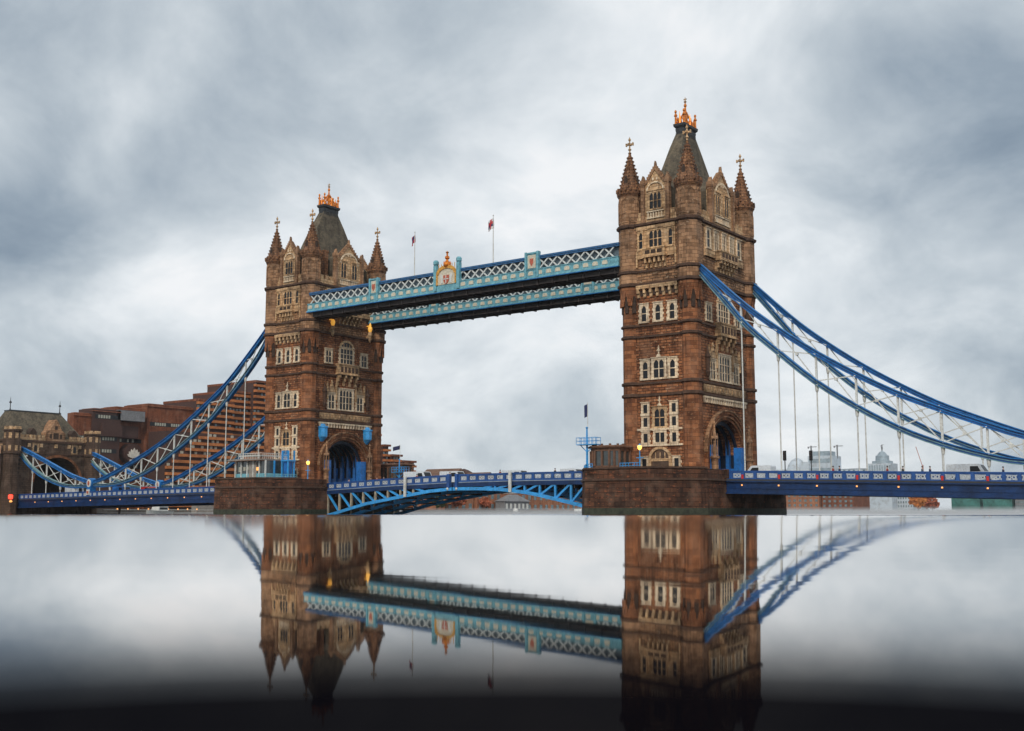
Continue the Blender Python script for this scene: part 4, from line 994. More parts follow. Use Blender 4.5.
s = MB(); s.loft([[(XG-1, -2.2, 18.8), (XG-1, 18.2, 18.8), (-151, 18.2, 18.8), (-151, -2.2, 18.8)], [(-142, .2, 26.1), (-142, 13.6, 26.1), (-145, 13.6, 26.1), (-145, .2, 26.1)]]); ro = s.build('roof', 'slate', gh)
s = MB(); s.box(-145.1, -141.9, .1, 13.7, 26.1, 26.4); s.build('ridge', 'lead', ro)
for y in (.2, 13.6):
    s = MB(); s.lathe(-142.5, y, [(26.3, .3), (26.8, .12), (28.0, .1), (28.1, .35), (28.4, .3), (28.6, .1), (29.6, .03)], 6); s.build('finial', 'lead', ro)
s = MB(); F.prism(s, [(6.2, 18.8), (11.4, 18.8), (11.4, 20.8), (10.3, 21.6), (9.3, 23.6), (8.8, 24.2), (8.3, 23.6), (7.3, 21.6), (6.2, 20.8)], -3.4, .2); dg = s.build('gable', 'shaft_upper', gh)
s = MB()
for (y, z, w_, h) in ((8.8, 19.3, 1.4, 1.5), (7.4, 19.4, .6, 1.1), (10.2, 19.4, .6, 1.1), (8.8, 21.6, .7, .9)): F.box(s, y-w_/2, y+w_/2, z, z+h, .15, .25)
s.build('gable_window', 'dark_and_shade_stone', dg)
for y in (3.2, 14.4): s = MB(); F.prism(s, [(y-.9, 19.2), (y+.9, 19.2), (y+.9, 20.9), (y, 21.8), (y-.9, 20.9)], -3.4, -.6); s.build('dormer', 'dark_and_shade_stone', ro)
for y in (-2.6, 19.0):
    s = MB(); s.lathe(XG+.2, y, [(-1, 2.0), (15, 1.9), (15.3, 2.2), (15.7, 2.2), (15.9, 2.0), (20.6, 2.0), (20.7, 2.3), (21.1, 2.3)]); t_ = s.build('turret', 'abutment_stone', gh)
    s = MB()
    for k in range(8):
        a_ = k*PI/4; G = Fr((XG+.2+1.85*math.cos(a_), y+1.85*math.sin(a_), 0), (-math.sin(a_), math.cos(a_), 0), (math.cos(a_), math.sin(a_), 0))
        G.box(s, -.35, .35, 18.9, 20.2, -.1, .12); G.box(s, -.4, .4, 21.1, 21.8, -.5, .1); G.box(s, -.3, .3, 15.9, 17.2, -.1, .15)
    s.build('turret_panel', 'dressed', t_)
# long low building running left of the gatehouse
wg = thing('riverside_warehouse', (-150, -20, 0), 'dark stone building adjoining the gatehouse at the left picture edge', 'building')
MB().box(-165, XG-.6, -40, -4.6, -1, 16.2).build('wall', 'abutment_stone', wg)
s = MB()
for i in range(30): s.box(XG-.8, XG-.3, -39+i*1.15, -38.4+i*1.15, 15.2, 17.2)
s.box(XG-1, XG-.35, -40, -4.7, 17.2, 17.6); s.build('arcade', 'dressed', wg)
s = MB(); s.loft([[(XG-3, -40, 16.2), (XG-3, -5.0, 16.2), (-163, -5.0, 16.2), (-163, -40, 16.2)], [(XG-6, -38, 23.5), (XG-6, -7, 23.5), (-158, -7, 23.5), (-158, -38, 23.5)]]); s.build('roof', 'slate_grey', wg)

# ------------------------------------------------------------------ stepped brown hotel
ht = thing('hotel', (-205, 110, 3), 'large stepped brown brick hotel with orange balcony bands behind the left chains', 'hotel')
BL = [(48, 54, 31.5, -190.5, 0), (54, 64, 33.2, -190, 0), (64, 75, 34.6, -193, 0), (75, 93, 36.3, -191.5, 0), (93, 108, 38.8, -190, 1), (108, 117, 43, -192, 1), (117, 150, 47.2, -189.5, 1), (150, 184, 36, -192, 1), (184, 187.3, 27.7, -190, 1), (187.3, 193.2, 23.9, -189, 1), (193.2, 201, 21.7, -188.5, 1)]
for k, (ya, yb, zt_, xf, kind) in enumerate(BL):
    xb_ = -194 - k*3.5
    b = MB(); b.box(xb_, xf, ya, yb, 2, zt_); wgo = b.build('wing', 'hotel_dark' if kind == 1 or k in (1,) else 'hotel_brick', ht)
    if kind == 0:
        b = MB(); b.loft([[(xb_, ya, zt_-.6), (xf+.4, ya-.2, zt_-.8), (xf+.4, yb+.2, zt_-.8), (xb_, yb, zt_-.6)], [(xb_, ya+1.2, zt_+.3), (xf-1.2, ya+1.2, zt_+.3), (xf-1.2, yb-.2, zt_+.3), (xb_, yb-.2, zt_+.3)]]); b.build('roof', 'hotel_brick', wgo)
        for z in (15.2, 19.6, 23.4, 30.2 if k != 3 else 29.2):
            if z > zt_-1.5: continue
            b = MB(); b.box(xf, xf+.06, ya+1, yb-1, z, z+1.3); so = b.build('window_strip', 'glass', wgo)
            b = MB(); n = int((yb-ya-2)/.9)
            for i in range(n):
                if rnd.random() < .6: b.box(xf, xf+.14, ya+1.1+i*.9, ya+1.7+i*.9, z+.2, z+1.15)
            if b.v: b.build('curtain', 'curtain', so)
        if k in (1, 2): MB().box(xf, xf+1.2, ya+(3 if k == 1 else 0), yb-(0 if k == 1 else 3), 24.8, 28.6).build('plant_screen', 'hotel_dark', wgo)
        if k == 2: MB().box(xf, xf+3, ya-1, yb-2, 30.2, 33.4).build('plant_screen', 'slate_grey', wgo)
    else:
        z = 3.5; fl = 0
        while z < zt_-1.2:
            n = max(1, int((yb-ya)/5.5)); st = (yb-ya)/n
            b = MB(); b.box(xf-.1, xf+1.0+.25*(fl % 3), ya, yb, z, z+.85)
            b.build('balcony_band', 'hotel_orange', wgo)
            b = MB()
            for i in range(int((yb-ya)/1.5)):
                if rnd.random() < .45: y = ya+.3+i*1.5; b.box(xf, xf+.35, y, y+.8, z+.95, z+1.75)
            if b.v: b.build('window_row', 'far_glass', wgo)
            z += 2.0; fl += 1
        MB().box(xb_, xf+1.4, ya-.1, yb+.1, zt_-.3, zt_+.5).build('roof_edge', 'hotel_brick', wgo)
# lower terrace wing in front, with more bands
b = MB(); b.box(-189, -180, 74, 118, 2, 27); wgo = b.build('front_wing', 'hotel_dark', ht)
for fl in range(12):
    y0_ = 74+max(0, (fl-6)*2.5)
    z = 3+fl*2.0; MB().box(-180.1, -179.0, y0_, 118, z, z+.9).build('balcony_band', 'hotel_orange', wgo)
    b = MB()
    for i in range(24):
        if rnd.random() < .5: y = y0_+.6+i*1.8; b.box(-180, -179.6, y, y+.9, z+1.0, z+1.8) if y < 117 else None
    if b.v: b.build('window_row', 'curtain', wgo)
sg_ = MB(); F = Fr((-189.9, 69, 0), (0, 1, 0), (1, 0, 0)); n = 24
sg_b = MB(); F.prism(sg_b, [(3.1*math.cos(2*PI*i/n), 19.9+3.1*math.sin(2*PI*i/n)) for i in range(n)], -3.6, .5); sgo = sg_b.build('sign_disc', 'hotel_dark', ht)
for k in range(7):
    a_ = R(90+(k-3)*19); c, si = math.cos(a_), math.sin(a_); L_ = 3.6-abs(k-3)*.25
    F.prism(sg_, [(c*.5-si*.12, 18.0+si*.5), (c*L_*.8-si*.42, 18.0+si*L_*.8+c*.42), (c*L_, 18.0+si*L_), (c*L_*.8+si*.42, 18.0+si*L_*.8-c*.42), (c*.5+si*.12, 18.0+si*.5)], .5, .75)
F.box(sg_, -1.5, 1.5, 17.3, 17.9, .5, .8); sg_.build('sign_emblem', 'hotel_sign', sgo)

# ------------------------------------------------------------------ generic far buildings
def far_house(name, x0, x1, y0, y1, z1, ridge, label, cat, group, wm, rm, face='x', floors=3, nw=8, gm='far_glass', base=1.5, hip=False, wz=None):
    r_ = thing(name, ((x0+x1)/2, (y0+y1)/2, base), label, cat, group)
    MB().box(x0, x1, y0, y1, base, z1).build('wall', wm, r_)
    if ridge > z1:
        s = MB(); mx_, my_ = (x0+x1)/2, (y0+y1)/2; e = .5
        if hip: s.loft([[(x0-e, y0-e, z1), (x1+e, y0-e, z1), (x1+e, y1+e, z1), (x0-e, y1+e, z1)], [(mx_-.5, y0+(y1-y0)*.35, ridge), (mx_+.5, y0+(y1-y0)*.35, ridge), (mx_+.5, y1-(y1-y0)*.35, ridge), (mx_-.5, y1-(y1-y0)*.35, ridge)]])
        elif face == 'x': s.loft([[(x0-e, y0-e, z1), (x0-e, y1+e, z1), (x0-e, my_, ridge)], [(x1+e, y0-e, z1), (x1+e, y1+e, z1), (x1+e, my_, ridge)]])
        else: s.loft([[(x0-e, y0-e, z1), (x1+e, y0-e, z1), (mx_, y0-e, ridge)], [(x0-e, y1+e, z1), (x1+e, y1+e, z1), (mx_, y1+e, ridge)]])
        s.build('roof', rm, r_)
    else:
        MB().box(x0-.3, x1+.3, y0-.3, y1+.3, z1, z1+.6).build('roof_edge', rm, r_)
    h = (z1-base)/floors
    for fl in range(floors):
        for i in range(nw):
            z = base+fl*h+h*.3
            if face == 'x': st = (y1-y0)/nw; y = y0+(i+.5)*st; b = MB().box(x1-.1, x1+.08, y-st*.22, y+st*.22, z, z+h*.5)
            else: st = (x1-x0)/nw; x = x0+(i+.5)*st; b = MB().box(x-st*.22, x+st*.22, y0-.08, y0+.1, z, z+h*.5)
            b.build('window', gm, r_)
    return r_
GB = 'brick houses along the far bank under the drawbridge'
far_house('brick_house', -166, -150, 176, 192, 13.4, 17.8, 'red brick gabled house, leftmost behind the middle of the drawbridge', 'house', GB, 'far_brick', 'far_tile', nw=4)
far_house('brick_house', -166, -149, 193, 208, 13.0, 16.8, 'red brick gabled house behind the drawbridge middle, just right of the leftmost', 'house', GB, 'far_brick', 'far_tile', nw=4)
far_house('stone_pavilion', -148, -143.5, 203, 219, 4.6+1, 8.3, 'grey stone riverside pavilion with hipped roof under the right drawbridge leaf', 'pavilion', None, 'slate_grey', 'slate_grey', floors=1, nw=6, hip=True, gm='panel_white')
far_house('brick_terrace', -165, -150, 222, 262, 9.0, 9.0, 'long orange brick terrace with pale cornice left of the nearer pier', 'terrace', None, 'far_brick', 'panel_white', nw=10, floors=2)
far_house('brick_warehouse', -175, -160, 262, 300, 12.5, 12.6, 'tall brick warehouse beyond the orange terrace, cut by the nearer pier', 'warehouse', None, 'far_brick', 'far_tile', nw=8, floors=4)
far_house('brick_house', -185, -168, 212, 230, 13.5, 17.2, 'low tiled roof house peeping over the drawbridge parapet, right of centre', 'house', GB, 'far_tile', 'far_tile', nw=3)
r_ = thing('roof_pavilion', (-178, 214, 3), 'dark round-roofed pavilion showing above the drawbridge parapet at its middle', 'pavilion')
MB().lathe(-172, 213, [(3, 4), (16.6, 4)], 12).build('drum', 'hotel_brick', r_); MB().lathe(-172, 213, [(16.6, 5), (17.4, 3.8), (18.6, 1.6), (19.0, .2)], 12).build('roof', 'hotel_dark', r_)
r_ = thing('roof_pavilion', (-172, 262, 3), 'small tiled cone-roofed pavilion above the parapet nearer the right tower', 'pavilion')
MB().lathe(-172, 252, [(3, 3), (15.6, 3)], 12).build('drum', 'far_brick', r_); MB().lathe(-172, 252, [(15.6, 4), (17.6, .5), (18, .1)], 12).build('roof', 'far_tile', r_)

# ------------------------------------------------------------------ trees
def tree(x, y, z0, h, rad, m, label, seed, n=420):
    rg = random.Random(seed); r_ = thing('tree', (x, y, z0), label, 'tree', 'trees on the far bank')
    s = MB(); s.tube((x, y, z0), (x+.1, y, z0+h*.45), rad*.09, 7, rad*.06)
    for k in range(5):
        a = k*1.3+rg.random(); s.tube((x, y, z0+h*.35), (x+rad*.6*math.cos(a), y+rad*.6*math.sin(a), z0+h*(.6+.2*rg.random())), rad*.05, 5, rad*.02)
    s.build('trunk', 'bark', r_)
    s = MB(); cl = [(x+rad*.6*rg.uniform(-1, 1), y+rad*.6*rg.uniform(-1, 1), z0+h*rg.uniform(.42, .85), rad*rg.uniform(.3, .5)) for _ in range(9)]
    for k in range(n):
        c = rg.choice(cl); d = Vector((rg.gauss(0, 1), rg.gauss(0, 1), rg.gauss(0, .8))).normalized()*c[3]*rg.uniform(.6, 1.05)
        p = Vector(c[:3])+d; u = Vector((rg.uniform(-1, 1), rg.uniform(-1, 1), rg.uniform(-1, 1))).normalized(); v = u.orthogonal().normalized(); q_ = rad*.11
        s.add([tuple(p-u*q_-v*q_), tuple(p+u*q_-v*q_), tuple(p+u*q_+v*q_), tuple(p-u*q_+v*q_)], [(0, 1, 2, 3)])
    s.build('crown', m, r_)
TR = [(-145.5, 158, 1.6, 5.5, 2.6, 'leaf_orange', 'small orange autumn tree under the left drawbridge leaf'),
      (-146, 171, 1.6, 7.8, 3.6, 'leaf_orange', 'orange autumn tree left of the gabled brick house'),
      (-147, 178, 1.6, 7, 3.2, 'leaf_rust', 'rusty autumn tree in front of the leftmost gabled brick house'),
      (-146, 166, 1.6, 6.0, 2.8, 'leaf_green', 'dark green tree between the two orange autumn trees'),
      (-147, 196, 1.6, 5.6, 2.8, 'leaf_rust', 'rusty tree beside the grey stone pavilion'),
      (-180, 246, 4, 14, 4.0, 'leaf_green', 'dark tree top over the parapet close to the nearer pier'),
      (-184, 240, 4, 13.2, 3.6, 'leaf_green', 'second dark tree top over the parapet left of the first'),
      (-120, 622, 1.6, 12, 7.5, 'leaf_orange', 'broad orange tree under the right deck beside the brick terrace'),
      (-111, 622, 1.6, 9, 5.5, 'leaf_rust', 'low rusty tree right of the broad orange tree')]
for i, t_ in enumerate(TR): tree(*t_, seed=i+3)

# ------------------------------------------------------------------ far right skyline
far_house('brick_wharf', -196, -163, 560, 590, 13.6, 14.2, 'orange brick wharf building under the right deck, nearest the tower', 'wharf building', 'wharf buildings under the right deck', 'far_brick', 'far_tile', face='y', nw=9, floors=4)
far_house('brick_wharf', -162, -141, 562, 590, 12.8, 13.6, 'darker brick wharf building right of the orange one', 'wharf building', 'wharf buildings under the right deck', 'hotel_brick', 'slate_grey', face='y', nw=6, floors=4)
GW = 'low buildings on the far bank at the right'
for (x0, x1, z, wm, lb, fl) in ((-140, -128, 12.6, 'hazy_pale_stone', 'white block behind the broad orange tree', 4), (-104, -86, 12.6, 'teal_glass', 'dark green glass block under the right deck', 4),
                            (-84, -66, 10.5, 'teal_glass', 'lower green glass block beside the dark green one', 3), (-64, -56, 12.0, 'slate_grey', 'narrow grey block with green glass at its left', 4),
                            (-55, -40, 11.0, 'hazy_pale_stone', 'long pale block, second from the right edge under the deck', 3), (-38, -20, 9.0, 'hazy_pale_glass', 'grey glass block at the right edge under the deck', 3)):
    far_house('riverside_block', x0, x1, 640, 670, z, z, lb, 'office building', GW, wm, wm, face='y', nw=7, floors=fl, gm='far_glass' if wm != 'teal_glass' else 'teal_glass')
# hazy skyline over the parapet
r_ = thing('tower_block', (-259, 800, 3), 'pale hazy tower block with stepped top over the right parapet', 'tower block')
MB().box(-270, -248, 800, 820, 3, 50).build('shaft', 'hazy_pale_stone', r_); MB().box(-276, -268, 798, 818, 3, 45).build('side_wing', 'hazy_pale_stone', r_); MB().box(-266, -252, 802, 818, 50, 54).build('roof_plant', 'hazy_pale_glass', r_)
for k in range(5): MB().box(-269, -249, 799.8, 800.1, 12+k*8, 15.5+k*8).build('window_band', 'hazy_pale_glass', r_)
for (x, lb) in ((-271.5, 'thin tower crane on the left of the hazy tower block'), (-248.0, 'thin tower crane on the right of the hazy tower block')):
    c_ = thing('tower_crane', (x, 812, 50), lb, 'crane', 'thin cranes on the skyline')
    MB().box(x-.5, x+.5, 811.5, 812.5, 48, 59.6).build('mast', 'slate_grey', c_); MB().box(x-3, x+5, 811.7, 812.3, 58.2, 58.8).build('jib', 'slate_grey', c_); MB().box(x-3, x-2, 811.5, 812.5, 57.2, 58.3).build('counterweight', 'slate_grey', c_)
r_ = thing('domed_block', (-281, 800, 3), 'pale hazy round-topped building left of the tower block', 'building')
MB().lathe(-282, 805, [(3, 9), (38, 9), (43, 7.5), (47, 4.5), (49, 1)], 16).build('dome', 'hazy_pale_stone', r_); MB().box(-312, -290, 800, 815, 3, 39).build('wing', 'hazy_pale_stone', r_)
r_ = thing('domed_hall', (-206, 800, 3), 'pale domed hall with statue on top, over the right parapet', 'domed hall')
MB().box(-215.5, -196.5, 795, 812, 3, 42).build('base', 'hazy_pale_stone', r_); MB().lathe(-206, 803, [(42, 8.5), (44, 8.3), (44.5, 5.6), (48.5, 5.4), (49, 4.2), (51.5, 2.4), (52.3, .8), (53, .5)], 16).build('dome', 'hazy_pale_glass', r_)
MB().lathe(-206, 803, [(53, .5), (55.5, .8), (56.5, .4), (58, .2)], 8).bar((-207.3, 803, 56.6), (-204.5, 803, 57.8), .4, .4).build('statue', 'slate_grey', r_)
for k in range(9): MB().box(-214.6+k*2.1, -213.4+k*2.1, 794.7, 795.1, 34, 40.5).build('column_bay', 'hazy_pale_glass', r_)
r_ = thing('luffing_crane', (-172, 800, 30), 'faint red luffing crane over the right parapet', 'crane')
MB().box(-172.4, -171.6, 799.5, 800.5, 20, 40).build('mast', 'hazed_red', r_); MB().bar((-172, 800, 38), (-177, 800, 55), .45, .45).build('jib', 'hazed_red', r_)
far_house('low_terrace', -248, -214, 810, 830, 38.5, 39, 'low pale terrace between tower block and domed hall', 'terrace', None, 'hazy_pale_stone', 'hazy_pale_stone', face='y', nw=8, floors=9)

# ------------------------------------------------------------------ things on the piers
c_ = thing('control_cabin', (33.8, -3.8, 6.0), 'brown stone control cabin with flat roof on the nearer pier', 'cabin', 'control cabins on the piers')
def cabin(root, cx, cy, hx, hy):
    s = MB(); z0 = 6.0
    P = lambda e, z: [(cx-hx-e, cy-hy*.55-e*.4, z), (cx-hx*.5-e*.4, cy-hy-e, z), (cx+hx*.5+e*.4, cy-hy-e, z), (cx+hx+e, cy-hy*.55-e*.4, z), (cx+hx+e, cy+hy+e, z), (cx-hx-e, cy+hy+e, z)]
    s.loft([P(0, z0), P(0, 8.1)]); s.loft([P(.0, 10.3), P(0, 10.75)]); s.build('wall', 'cabin_brown', root)
    s = MB(); s.loft([P(-.12, 8.1), P(-.12, 10.3)]); s.build('window_glass', 'cabin_glass', root)
    q = P(0, 0)
    for i in range(6):
        a = Vector(q[i]); b = Vector(q[(i+1) % 6]); n = max(2, int((b-a).length/1.0))
        for k in range(n): c = a+(b-a)*(k/n); MB().box(c.x-.14, c.x+.14, c.y-.14, c.y+.14, 8.05, 10.35).build('mullion', 'cabin_brown', root)
    s = MB(); s.loft([P(.35, 10.75), P(.45, 10.95), P(.1, 11.15)]); 
    for i in range(12): a = i*PI/6; s.box(cx+hx*math.cos(a)-.14, cx+hx*math.cos(a)+.14, cy+hy*math.sin(a)-.14, cy+hy*math.sin(a)+.14, 11.1, 11.4)
    s.build('roof', 'cabin_brown', root)
cabin(c_, 34.0, -3.9, 2.55, 1.9)
c2 = thing('control_cabin', (-34.5, 22.5, 6.0), 'dark control cabin on the back of the left pier', 'cabin', 'control cabins on the piers'); cabin(c2, -36.2, 24.0, 3.6, 2.0)
def railing(root_name, pts, label, group, m='truss_blue', z0=6.0, z1=8.3, cat='railing'):
    r_ = thing(root_name, (*pts[0], z0), label, cat, group)
    s = MB()
    for a, b in zip(pts[:-1], pts[1:]):
        for z in (z1, (z0+z1)/2, z1-.4): s.bar((*a, z), (*b, z), .09, .09)
        L_ = math.hypot(b[0]-a[0], b[1]-a[1]); n = max(1, int(L_/.45))
        for k in range(n+1): x = a[0]+(b[0]-a[0])*k/n; y = a[1]+(b[1]-a[1])*k/n; s.box(x-.035, x+.035, y-.035, y+.035, z0, z1)
    s.build('rails', m, r_)
    return r_
r_ = railing('pier_railing', [(31.1, -6.3), (35.0, -11.6), (36.4, -12.2)], 'bright blue railing along the rim of the nearer pier before its cabin', 'pier railings', z1=8.1)
r_ = railing('pier_railing', [(37.0, -5.6), (39.0, -5.6), (40.4, -5.6)], 'short blue railing between the brown cabin and the street lamp', 'pier railings', z1=8.4)
# signal masts with a lookout basket
def mast(x, y, zt_, zp, label, fl):
    r_ = thing('signal_mast', (x, y, 6.0), label, 'mast', 'blue signal masts on the piers')
    MB().lathe(x, y, [(6, .28), (6.4, .2), (zp-.4, .16), (zp+2.4, .12), (zp+2.5, .25), (zp+2.7, .05)], 8).build('post', 'truss_blue', r_)
    s = MB(); s.box(x-1.5, x+2.0, y-.7, y+.7, zp-.12, zp)
    s.bar((x, y, zp-1.2), (x-1.2, y, zp-.1), .1, .1); s.bar((x, y, zp-1.2), (x+1.5, y, zp-.1), .1, .1)
    for z in (zp+.5, zp+1.0):
        for yy in (-.7, .7): s.bar((x-1.5, y+yy, z), (x+2, y+yy, z), .06, .06)
        for xx in (-1.5, 2.0): s.bar((x+xx, y-.7, z), (x+xx, y+.7, z), .06, .06)
    for k in range(6):
        for yy in (-.7, .7): s.box(x-1.5+k*.7-.03, x-1.5+k*.7+.03, y+yy-.03, y+yy+.03, zp, zp+1)
    s.build('lookout_basket', 'truss_blue', r_)
    MB().lathe(x+.15, y, [(zp+2.6, .06), (zt_, .03)], 5).build('flag_staff', 'white_paint', r_)
    if fl:
        s = MB(); n = 5; w_, hh = fl
        vs = []
        for i in range(n+1):
            u = i/n; vs += [(x+.1-w_*u, y+.12*math.sin(u*6), zt_-.2-.35*u), (x+.1-w_*u, y+.12*math.sin(u*6+.6), zt_-.2-hh-.35*u)]
        m_ = len(vs); vs += [(a, b+.04, c) for a, b, c in vs]
        s.add(vs, [(2*i, 2*i+2, 2*i+3, 2*i+1) for i in range(n)]+[(2*i+m_, 2*i+1+m_, 2*i+3+m_, 2*i+2+m_) for i in range(n)]); s.build('flag', 'flag_navy', r_)
    return r_
mast(31.2, -5.6, 17.8, 11.4, 'blue signal mast with lookout basket beside the brown cabin, nearer pier', (.55, 1.9))
mast(-31.6, 21.0, 14.9, 9.3, 'blue signal mast with lookout basket beyond the left tower, dark flag on top', (1.9, .8))
# street lamps
def lamp(x, y, z0, h, label):
    r_ = thing('street_lamp', (x, y, z0), label, 'street lamp', 'blue street lamps on the piers')
    MB().lathe(x, y, [(z0, .26), (z0+.8, .22), (z0+.9, .12), (z0+h*.62, .09), (z0+h*.63, .2), (z0+h*.66, .09), (z0+h-.6, .07)], 8).box(x-.6, x+.6, y-.06, y+.06, z0+h*.64, z0+h*.64+.1).build('post', 'truss_blue', r_)
    MB().lathe(x, y, [(z0+h-.6, .14), (z0+h-.35, .32), (z0+h-.1, .34), (z0+h+.1, .2)], 10).build('lantern', 'globe', r_)
    MB().lathe(x, y, [(z0+h+.1, .24), (z0+h+.35, .05)], 8).build('cap', 'truss_blue', r_)
lamp(39.0, -3.2, 6.0, 5.0, 'blue street lamp with glowing orange lantern before the right tower')
lamp(-33.0, -2.6, 6.0, 4.6, 'blue street lamp beside the archway of the left tower')
# glazed pavilion on the left pier
pv = thing('glazed_pavilion', (-41.5, -7, 6.0), 'glazed waiting pavilion with flat overhanging roof before the left tower', 'pavilion')
x0, x1, y0, y1 = -45.4, -37.0, -9.4, -3.0
MB().box(x0, x1, y0, y1, 6.0, 8.35).build('base_wall', 'walk_cyan', pv)
MB().box(x0+.15, x1-.15, y0+.15, y1-.15, 8.3, 10.7).build('glazing', 'cabin_glass', pv)
for i in range(6):
    x = x0+(x1-x0)*i/5; MB().box(x-.12, x+.12, y0-.1, y0+.12, 6.0, 10.75).build('post', 'white_paint', pv)
for i in range(1, 4):
    y = y0+(y1-y0)*i/3; MB().box(x1-.12, x1+.1, y-.12, y+.12, 6.0, 10.75).build('post', 'truss_blue', pv)
MB().box(x0+3.8, x0+5.9, y0-.02, y0+.2, 6.6, 10.5).build('blank_panel', 'roof_grey', pv)
for i, c in enumerate((.9, 2.2, 3.1)): MB().box(x0+c, x0+c+.6, y0+.02, y0+.18, 8.7+.2*i, 9.6).build('poster', 'curtain', pv)
MB().box(x1-3.3, x1-1.6, y0-.0, y0+.2, 8.9, 9.5).build('orange_sign', 'amber_lamp', pv)
MB().box(x0-1.3, x1-.6, y0-.9, y1+.5, 10.75, 11.05).build('roof', 'roof_grey', pv)
MB().box(x0-1.35, x1-.55, y0-.95, y1+.55, 10.68, 10.8).build('roof_edge', 'cabin_brown', pv)
r_ = railing('roof_railing', [(x0+1.2, y0-.3), (x1-1.0, y0-.3), (x1-1.0, y1)], 'white railing on the flat roof of the glazed pavilion', 'pier railings', m='white_paint', z0=11.05, z1=12.1)
ks = thing('signal_kiosk', (-35.5, -5, 6.0), 'bright blue steel kiosk with stairs at the right end of the glazed pavilion', 'kiosk')
for (a, b) in ((-36.4, -5.9), (-34.8, -5.9), (-36.4, -4.4), (-34.8, -4.4)): MB().box(a-.12, a+.12, b-.12, b+.12, 6, 12.6).build('post', 'truss_blue', ks)
MB().box(-36.6, -34.6, -6.1, -4.2, 10.6, 10.85).build('platform', 'truss_blue', ks); MB().box(-36.1, -35.1, -5.7, -4.7, 6, 10.6).build('booth', 'portal_blue', ks)
s = MB(); s.bar((-36.4, -6.05, 12.5), (-34.8, -6.05, 12.5), .1, .1); s.bar((-36.4, -6.05, 11.7), (-34.8, -6.05, 11.7), .1, .1)
for k in range(7): s.box(-36.4+k*.26-.03, -36.4+k*.26+.03, -6.08, -6.02, 10.8, 12.5)
s.build('guard_rail', 'truss_blue', ks)
r_ = railing('pier_railing', [(-36.2, -12.2), (-32.0, -6.4)], 'low teal railing on the left pier right of the kiosk', 'pier railings', m='walk_cyan', z1=8.1)

# ------------------------------------------------------------------ traffic and people on the deck
def van(x, y, zr, L_, H, W, m, label, name='white_van', cat='van', yaw=0, bus=False):
    r_ = thing(name, (0, 0, 0), label, cat, 'vehicles crossing the bridge')
    s = MB(); hw = W/2
    if bus: prof = [(-L_/2, .35), (L_/2, .35), (L_/2, H-.2), (L_/2-.2, H), (-L_/2+.2, H), (-L_/2, H-.2)]
    else: prof = [(-L_/2, .35), (L_/2, .35), (L_/2, 1.1), (L_/2-.9, 1.35), (L_/2-1.5, H-.05), (L_/2-1.8, H), (-L_/2+.1, H), (-L_/2, H-.15)]
    s.loft([[(px, hw*k, pz) for px, pz in prof] for k in (-1, 1)]); s.build('body', m, r_)
    if bus:
        for z in (1.2, 2.9): 
            for sg in (-1, 1): MB().box(-L_/2+.5, L_/2-.5, sg*(hw+.015)-.015, sg*(hw+.015)+.015, z, z+.9).build('window', 'glass', r_)
    else:
        for sg in (-1, 1): s = MB(); s.loft([[(L_/2-1.35, yy, 1.35), (L_/2-1.72, yy, H-.3), (L_/2-2.7, yy, H-.3), (L_/2-2.7, yy, 1.35)] for yy in (sg*hw, sg*(hw+.03))]); s.build('window', 'glass', r_)
        s = MB(); s.loft([[(L_/2-.93, yy, 1.38), (L_/2-1.48, yy, H-.15), (L_/2-1.44, yy, H-.13), (L_/2-.88, yy, 1.4)] for yy in (-hw*.85, hw*.85)]); s.build('windscreen', 'glass', r_)
    for wx in (-L_/2+.9, L_/2-.9):
        for sg in (-1, 1):
            s = MB(); s.loft([[(wx+.36*math.cos(2*PI*i/12), sg*(hw-.1)+dy, .36+.36*math.sin(2*PI*i/12)) for i in range(12)] for dy in (-.11, .12)]); w_ = s.build('wheel', 'rubber', r_)
            s = MB(); s.loft([[(wx+.2*math.cos(2*PI*i/10), sg*(hw+.03)+dy, .36+.2*math.sin(2*PI*i/10)) for i in range(10)] for dy in (-.03, .03)]); s.build('rim', 'rail_pale', w_)
    for sg in (-1, 1): MB().box(L_/2-.02, L_/2+.03, sg*hw*.7-.14, sg*hw*.7+.14, .75, .95).build('headlight', 'panel_white', r_)
    r_.location = (x, y, zr); r_.rotation_euler.z = yaw
    return r_
ZR = lambda x: lerp_tab(TABR, x)-1.2
van(84.0, 6.0, ZR(83), 5.8, 2.35, 2.0, 'van_white', 'long white van under the right end of the chains')
van(54.0, 5.6, ZR(54), 4.6, 2.1, 1.9, 'van_white', 'white van just leaving the arch of the right tower', yaw=PI)
van(72.0, 11.5, ZR(72), 4.4, 1.5, 1.8, 'car_dark', 'dark low car on the right deck behind the parapet', name='dark_car', cat='car')
ZB = lambda x: lerp_tab(TABB, x)-1.3
van(-13.2, 6.5, ZB(-13), 6.2, 2.6, 2.1, 'van_white', 'white van on the left drawbridge leaf, nearest the left tower')
van(-5.2, 6.8, ZB(-5), 5.4, 2.3, 2.0, 'van_white', 'white van on the left drawbridge leaf near the meeting point')
van(5.6, 11.0, ZB(5), 5.6, 2.2, 2.0, 'van_white', 'white van on the right drawbridge leaf near the meeting point')
van(17.0, 12.0, ZB(17), 4.6, 2.2, 2.0, 'van_white', 'small white van on the right drawbridge leaf towards the nearer pier')
ZL = lambda x: lerp_tab(TABL, x)-1.2
van(-118.6, 5.0, ZL(-118), 8.5, 3.1, 2.3, 'van_white', 'white lorry-sized van by the gatehouse under the short chain')
van(-101.5, 5.0, ZL(-101), 5.2, 2.3, 2.0, 'portal_blue', 'blue van on the left deck beside the nearer chain joint', name='blue_van')
